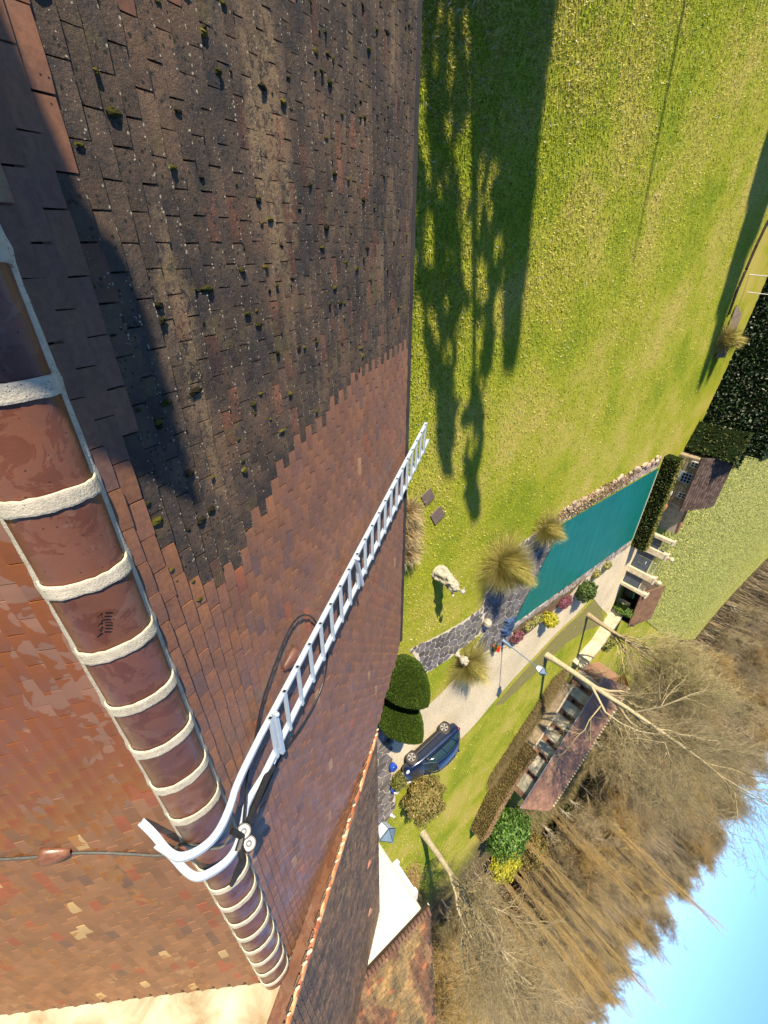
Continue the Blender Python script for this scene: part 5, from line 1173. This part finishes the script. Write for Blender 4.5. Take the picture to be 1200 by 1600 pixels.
hero('bare_tree', 'bare tree with a grey-beige forking trunk behind the round brown shrub', (x_, y_, 0), bare_tree(15, 12.5, .25, .40, 5, (10, 6, 5, 4, 3), .20, .8, (.16, .02), (.36, .31, .20), (.32, .26, .15), 0, .64, 1.3, rmin=.009))
x_, y_ = gxy(918, 960)
hero('bare_tree', 'bare multi-branched tree with a curved brown trunk near the shed', (x_, y_, 0), bare_tree(23, 9.5, .20, .25, 5, (10, 6, 6, 5, 3), .34, .6, (.1, .2), (.28, .22, .13), (.42, .36, .18), 0, .66, 1.1))
x_, y_ = gxy(910, 958)
protos = [treemesh('bare_tree_mesh', bare_tree(100 + i, (11, 13, 10, 12)[i], .17, .15, 4, (13, 8, 7, 6), .22, .8, (0, 0), [(.30, .26, .19), (.20, .175, .13), (.36, .33, .25), (.24, .19, .12)][i], [(.32, .25, .13), (.24, .19, .11), (.33, .27, .16), (.36, .25, .10)][i], 0, .6, 1.2, rmin=.015)) for i in range(4)]
for me in protos: print('proto', len(me.polygons))
# the fan of individual trees beyond the long house and the lawn
rg = random.Random(9); SPOTS = []
for i in range(120):
    a = rg.uniform(6, 50); d = rg.uniform(60, 112); x, y = d * math.cos(rad(a)), d * math.sin(rad(a))
    if in_field(x, y) or (x < 62 and y > 42) or (d < 84 and 13 < a < 36): continue
    SPOTS.append((x, y))
for i, (x, y) in enumerate(SPOTS):
    me = protos[i % 4]; place_tree(None, x, y, hill(x, y) - .1, 'bare grey-brown tree in the thicket behind the garden', rg.uniform(0, 6.28), rg.uniform(.65, 1.05), 'thicket_tree', 'bare trees of the thicket behind the garden', me)
for (a, b, s, lab) in ((1000, 1010, .75, 'bare tree rising in front of the field corner, left of the pale trunk'), (965, 1100, .7, 'bare tree growing directly behind the ridge of the long house'), (905, 1255, .8, 'bare tree behind the right-hand gable of the long house'), (735, 1440, .62, 'bare tree at the lawn end close to the hipped roof'), (700, 1420, .5, 'small bare tree in the rough ground next to the hipped roof'), (760, 1500, .8, 'bare tree in the thicket right of the hipped roof corner')):
    x, y = gxy(a, b); place_tree(None, x * .9, y * .9, 0, lab, rg.uniform(0, 6), s, 'bare_tree', None, protos[rg.randrange(4)])
# poplars
popl = [treemesh('poplar_mesh', bare_tree(200 + i, 34, .07, .02, 3, (120, 12, 9, 0), .80, .42, (0, 0), [(.24, .18, .09), (.22, .17, .09)][i % 2], [(.46, .32, .12), (.38, .28, .12)][i % 2], 0, .17, .7, .05, rmin=.009, cont=False)) for i in range(3)]
for me in popl: print('poplar', len(me.polygons))
POP = [((1135, 1460), 96, 'tallest upright poplar standing clear against the sky'), ((1045, 1510), 100, None), ((1030, 1575), 98, None), ((1000, 1490), 88, None), ((980, 1530), 84, None), ((990, 1600), 92, None), ((930, 1500), 80, None), ((900, 1560), 76, None), ((950, 1580), 84, None), ((1010, 1420), 94, None), ((1040, 1400), 102, None), ((870, 1480), 74, None), ((1060, 1440), 104, None)] + [((random.Random(i).uniform(860, 1000), 1380 + i * 15), 70 + (i * 7) % 34, None) for i in range(15)]
for i, (p, d, lab) in enumerate(POP):
    q = ray(*p); k = d / math.hypot(q[0], q[1]); x, y, zt = q[0] * k, q[1] * k, H + q[2] * k; g = hill(x, y)
    hgt = zt - g; s = hgt / 20.5; o = place_tree(None, x, y, g - .1, lab or 'golden brown upright poplar in the group right of the wood', rg.uniform(0, 6), s, 'poplar_tree', None if lab else 'upright poplars in front of the hill', popl[i % 3]); o.scale = (s * .9, s * .9, s)
# wooded hill
rg = random.Random(77); n = 0; HT_ = []
while n < 290:
    a = rg.uniform(13, 66); d = rg.uniform(102, 330) ** 1.0; x, y = d * math.cos(rad(a)), d * math.sin(rad(a)); 
    if in_field(x, y) or np_in(np.array([[x, y]]), FP)[0]: continue
    if rg.random() > (230 / (d + 90)): continue
    o = place_tree(None, x, y, hill(x, y) - .2, 'bare tree of the wood covering the far hill', rg.uniform(0, 6.28), rg.uniform(.8, 1.15), 'wood_tree', 'bare trees of the wood on the far hill', protos[rg.randrange(4)]); n += 1
n = 90000; a = np.radians(12 + 56 * np.random.RandomState(8).rand(n)); d = 106 + 240 * np.random.RandomState(9).rand(n) ** 1.1; S = np.c_[d * np.cos(a), d * np.sin(a)]; S = S[~np_in(S, FP)]
tufts('far_wood_stems', S, 6.5, .07, [(.24, .185, .12), (.19, .15, .095), (.34, .29, .21), (.16, .14, .09), (.28, .20, .11)], 19, lean=.16, zf=np.array([hill(x, y) - .2 for x, y in S]))
# undergrowth: thorny scrub between lawn end and wood
rs2 = np.random.RandomState(5); n = 150000; a = np.radians(8 + 46 * rs2.rand(n)); d = 52 + 95 * rs2.rand(n) ** 1.3; sx_, sy_ = d * np.cos(a), d * np.sin(a)
S = np.c_[sx_, sy_]; ok = ~np_in(S, FP) & ~((sx_ < 68) & (sy_ > 12) & (sy_ < 30)) & ~((sx_ < 62) & (sy_ > 26)); S = S[ok]
tufts('scrub', S, .75, .035, [(.24, .18, .09), (.17, .13, .065), (.36, .27, .12), (.13, .12, .05), (.28, .22, .13), (.12, .15, .04)], 9, lean=.8, zf=np.array([hill(x, y) for x, y in S]))
n = 40000; S = np.c_[36 + 34 * rs2.rand(n), -2 + 13 * rs2.rand(n)]; S = S[S[:, 1] > 8 - (S[:, 0] - 44) * .6] if True else S; S = S[(S[:, 0] > 43 + rs2.normal(size=len(S)))]
tufts('rough_scrub', S, .6, .025, [(.34, .25, .10), (.26, .19, .08), (.42, .31, .12), (.30, .17, .09)], 10, lean=.8)
# scrub at the foot of the lane wall
n = 26000; u = rs2.rand(n); A_ = np.array(lwp[4]); B_ = np.array(lwp[-1]); S = A_ + (B_ - A_) * u[:, None] + np.c_[-rs2.rand(n) * 2.6, -rs2.rand(n) * 2.6]
tufts('wall_foot_scrub', S, .35, .015, [(.25, .18, .08), (.16, .14, .05), (.32, .24, .11)], 11, lean=.9)
for i, (p, lab) in enumerate((((965, 1150), 'green ivy covered thicket right behind the long house roof'), ((1000, 1240), 'dark green holly patch in the middle of the wood'), ((900, 1300), 'green undergrowth bush between the long house and the poplars'), ((930, 1340), 'mossy green bush among the poplar trunks'), ((1050, 1180), 'dull green evergreen on the slope left of the wood'), ((820, 1420), 'rusty brown bramble heap in front of the poplars'))):
    x, y = gxy(*p); k_ = min(1, 95 / math.hypot(x, y)); e = empty('evergreen_thicket', (x * k_, y * k_, hill(x * k_, y * k_)), lab, 'bush')
    leafcloud('foliage', (x * k_, y * k_, hill(x * k_, y * k_) + 1.6), (4.2, 4.2, 2.6), 4200, .16, [(.07, .10, .03), (.11, .13, .04), (.05, .07, .02)] if i < 5 else [(.22, .13, .06), (.16, .10, .05)], e, seed=60 + i)
# ---- little fence and gate at the lawn end
M_FENCE = mat('weathered_fence_wood', (.30, .26, .19), (.22, .18, .13), 5, .9)
fe = empty('paddock_fence', gxy(760, 1345) + (0,), 'low weathered rail fence with small gate at the end of the lawn', 'fence')
fpts = [gxy(*p) for p in [(783, 1318), (762, 1342), (757, 1350), (741, 1362), (728, 1372)]]
for p in fpts: m = MB(); m.tube([(*p, 0), (*p, 1.3)], .05, 6); m.build('post', M_FENCE, fe)
for a_, b_ in zip(fpts, fpts[1:]):
    for z in (.5, .95, 1.3): m = MB(); m.tube([(*a_, z), (*b_, z)], .022, 5); m.build('rail', M_FENCE, fe)
# post and wire poles by the conifer hedge
for a_, lab in (((1193, 430), 'pale leaning pole in front of the conifer hedge, nearer the left edge'), ((1189, 458), 'thin grey pole in front of the conifer hedge beside the dry grass')):
    x_, y_ = gxy(*a_); x_ *= .93; y_ *= .93; m = MB(); m.tube([(x_, y_, 0), (x_ + .1, y_ + .1, 1.9)], [.028, .022], 8); tag(m.build('garden_pole', M_WPAINT), lab, 'pole')
# iron rail along the far side of the lawn
rp = [gxy(*p) for p in [(1215, 335), (1198, 347), (1180, 385), (1165, 420), (1150, 455), (1138, 490)]]
ed = empty('lawn_edging', (*rp[0], 0), 'dark trench edge running along the far side of the lawn', 'edging')
for a_, b_ in zip(rp, rp[1:]):
    A, B = Vector(a_), Vector(b_); d = B - A; c = (A + B) / 2; m = MB(); m.box((c.x, c.y, .04), (d.length + .1, .22, .08), math.atan2(d.y, d.x)); m.build('edging_board', M_WOODDARK, ed)
# ---- trees outside the frame that throw the long shadows on the lawn and the roof
def conifer(seed, hgt, rad_, n=5200):
    r_ = np.random.RandomState(seed); t = r_.rand(n) ** .7; z = .8 + t * (hgt - .8); rr = rad_ * (1 - t) ** .8 * (.6 + .5 * r_.rand(n)); a = r_.rand(n) * 6.283
    P = np.c_[np.cos(a) * rr, np.sin(a) * rr, z]; w3 = r_.normal(size=(n, 3)); a3 = np.cross(w3, r_.normal(size=(n, 3))); a3 /= np.linalg.norm(a3, axis=1)[:, None]; b3 = np.cross(a3, w3); b3 /= np.linalg.norm(b3, axis=1)[:, None]; s = (.25 + .35 * r_.rand(n))[:, None]
    V = np.stack([P - a3 * s, P - b3 * s * .6, P + a3 * s, P + b3 * s * .6], 1).reshape(-1, 3); cc = np.array([(.02, .045, .012)]) * (.6 + .8 * r_.rand(n))[:, None]
    return V, np.repeat(np.c_[cc, np.ones(n)], 4, 0)
def shade_tree(x, y, hgt, rad_, seed, label, n=5200):
    e = empty('conifer_tree', (x, y, 0), label, 'tree'); V, T4 = conifer(seed, hgt, rad_, n); V = V + np.array([x, y, 0]); bigmesh('crown', V, np.arange(len(V)).reshape(-1, 4), M_LEAF, e, T4)
    m = MB(); m.tube([(x, y, -.1), (x, y, hgt * .9)], [.3, .05], 8); m.build('trunk', mat('conifer_bark', (.10, .07, .05), None, 4), e)
TG_ = math.tan(rad(SUN_EL)); DY = math.tan(rad(SUN_AZ))
def caster(tipx, tipy, X0, rad_, seed, label):   # tree at X0 whose shadow tip reaches (tipx, tipy) on the lawn
    shade_tree(X0, tipy - (tipx - X0) * DY, (tipx - X0) * TG_, rad_, seed, label)
caster(3.6, 13.4, -22, 1.7, 1, 'slim conifer outside the picture beyond the left end of the house, nearer the lawn')
caster(-2.2, 11.0, -26, 1.6, 2, 'broad conifer outside the picture beyond the left end of the house')
for i, (tx_, ty_) in enumerate(((-2, 31.0), (3.5, 32.5), (8.0, 34.0), (0, 33.5))): caster(tx_, ty_, -24 - 3 * i, 1.9, 10 + i, ['first', 'second', 'third', 'fourth'][i] + ' conifer of the row outside the picture along the far lawn side')
e = empty('slender_pole_tree', (-20, 17.6, 0), 'slender bare tree outside the picture at the lawn edge', 'tree'); m = MB(); m.tube([(-20, 17.3, 0), (-20, 17.3, 9.8)], [.14, .04], 6); m.build('trunk', M_WOODDARK, e)
for i, (tx_, ty_, X0_) in enumerate(((7.2, 10.6, -15), (10.5, 12.6, -14))):  # unseen sparse crowns, added for soft shade patches near the eave
    shade_tree(X0_, ty_ - (tx_ - X0_) * DY, (tx_ - X0_) * TG_, 2.2, 30 + i, ['first', 'second', 'third', 'fourth'][i] + ' thin crowned evergreen added out of view to throw soft shade on the lawn', 170)
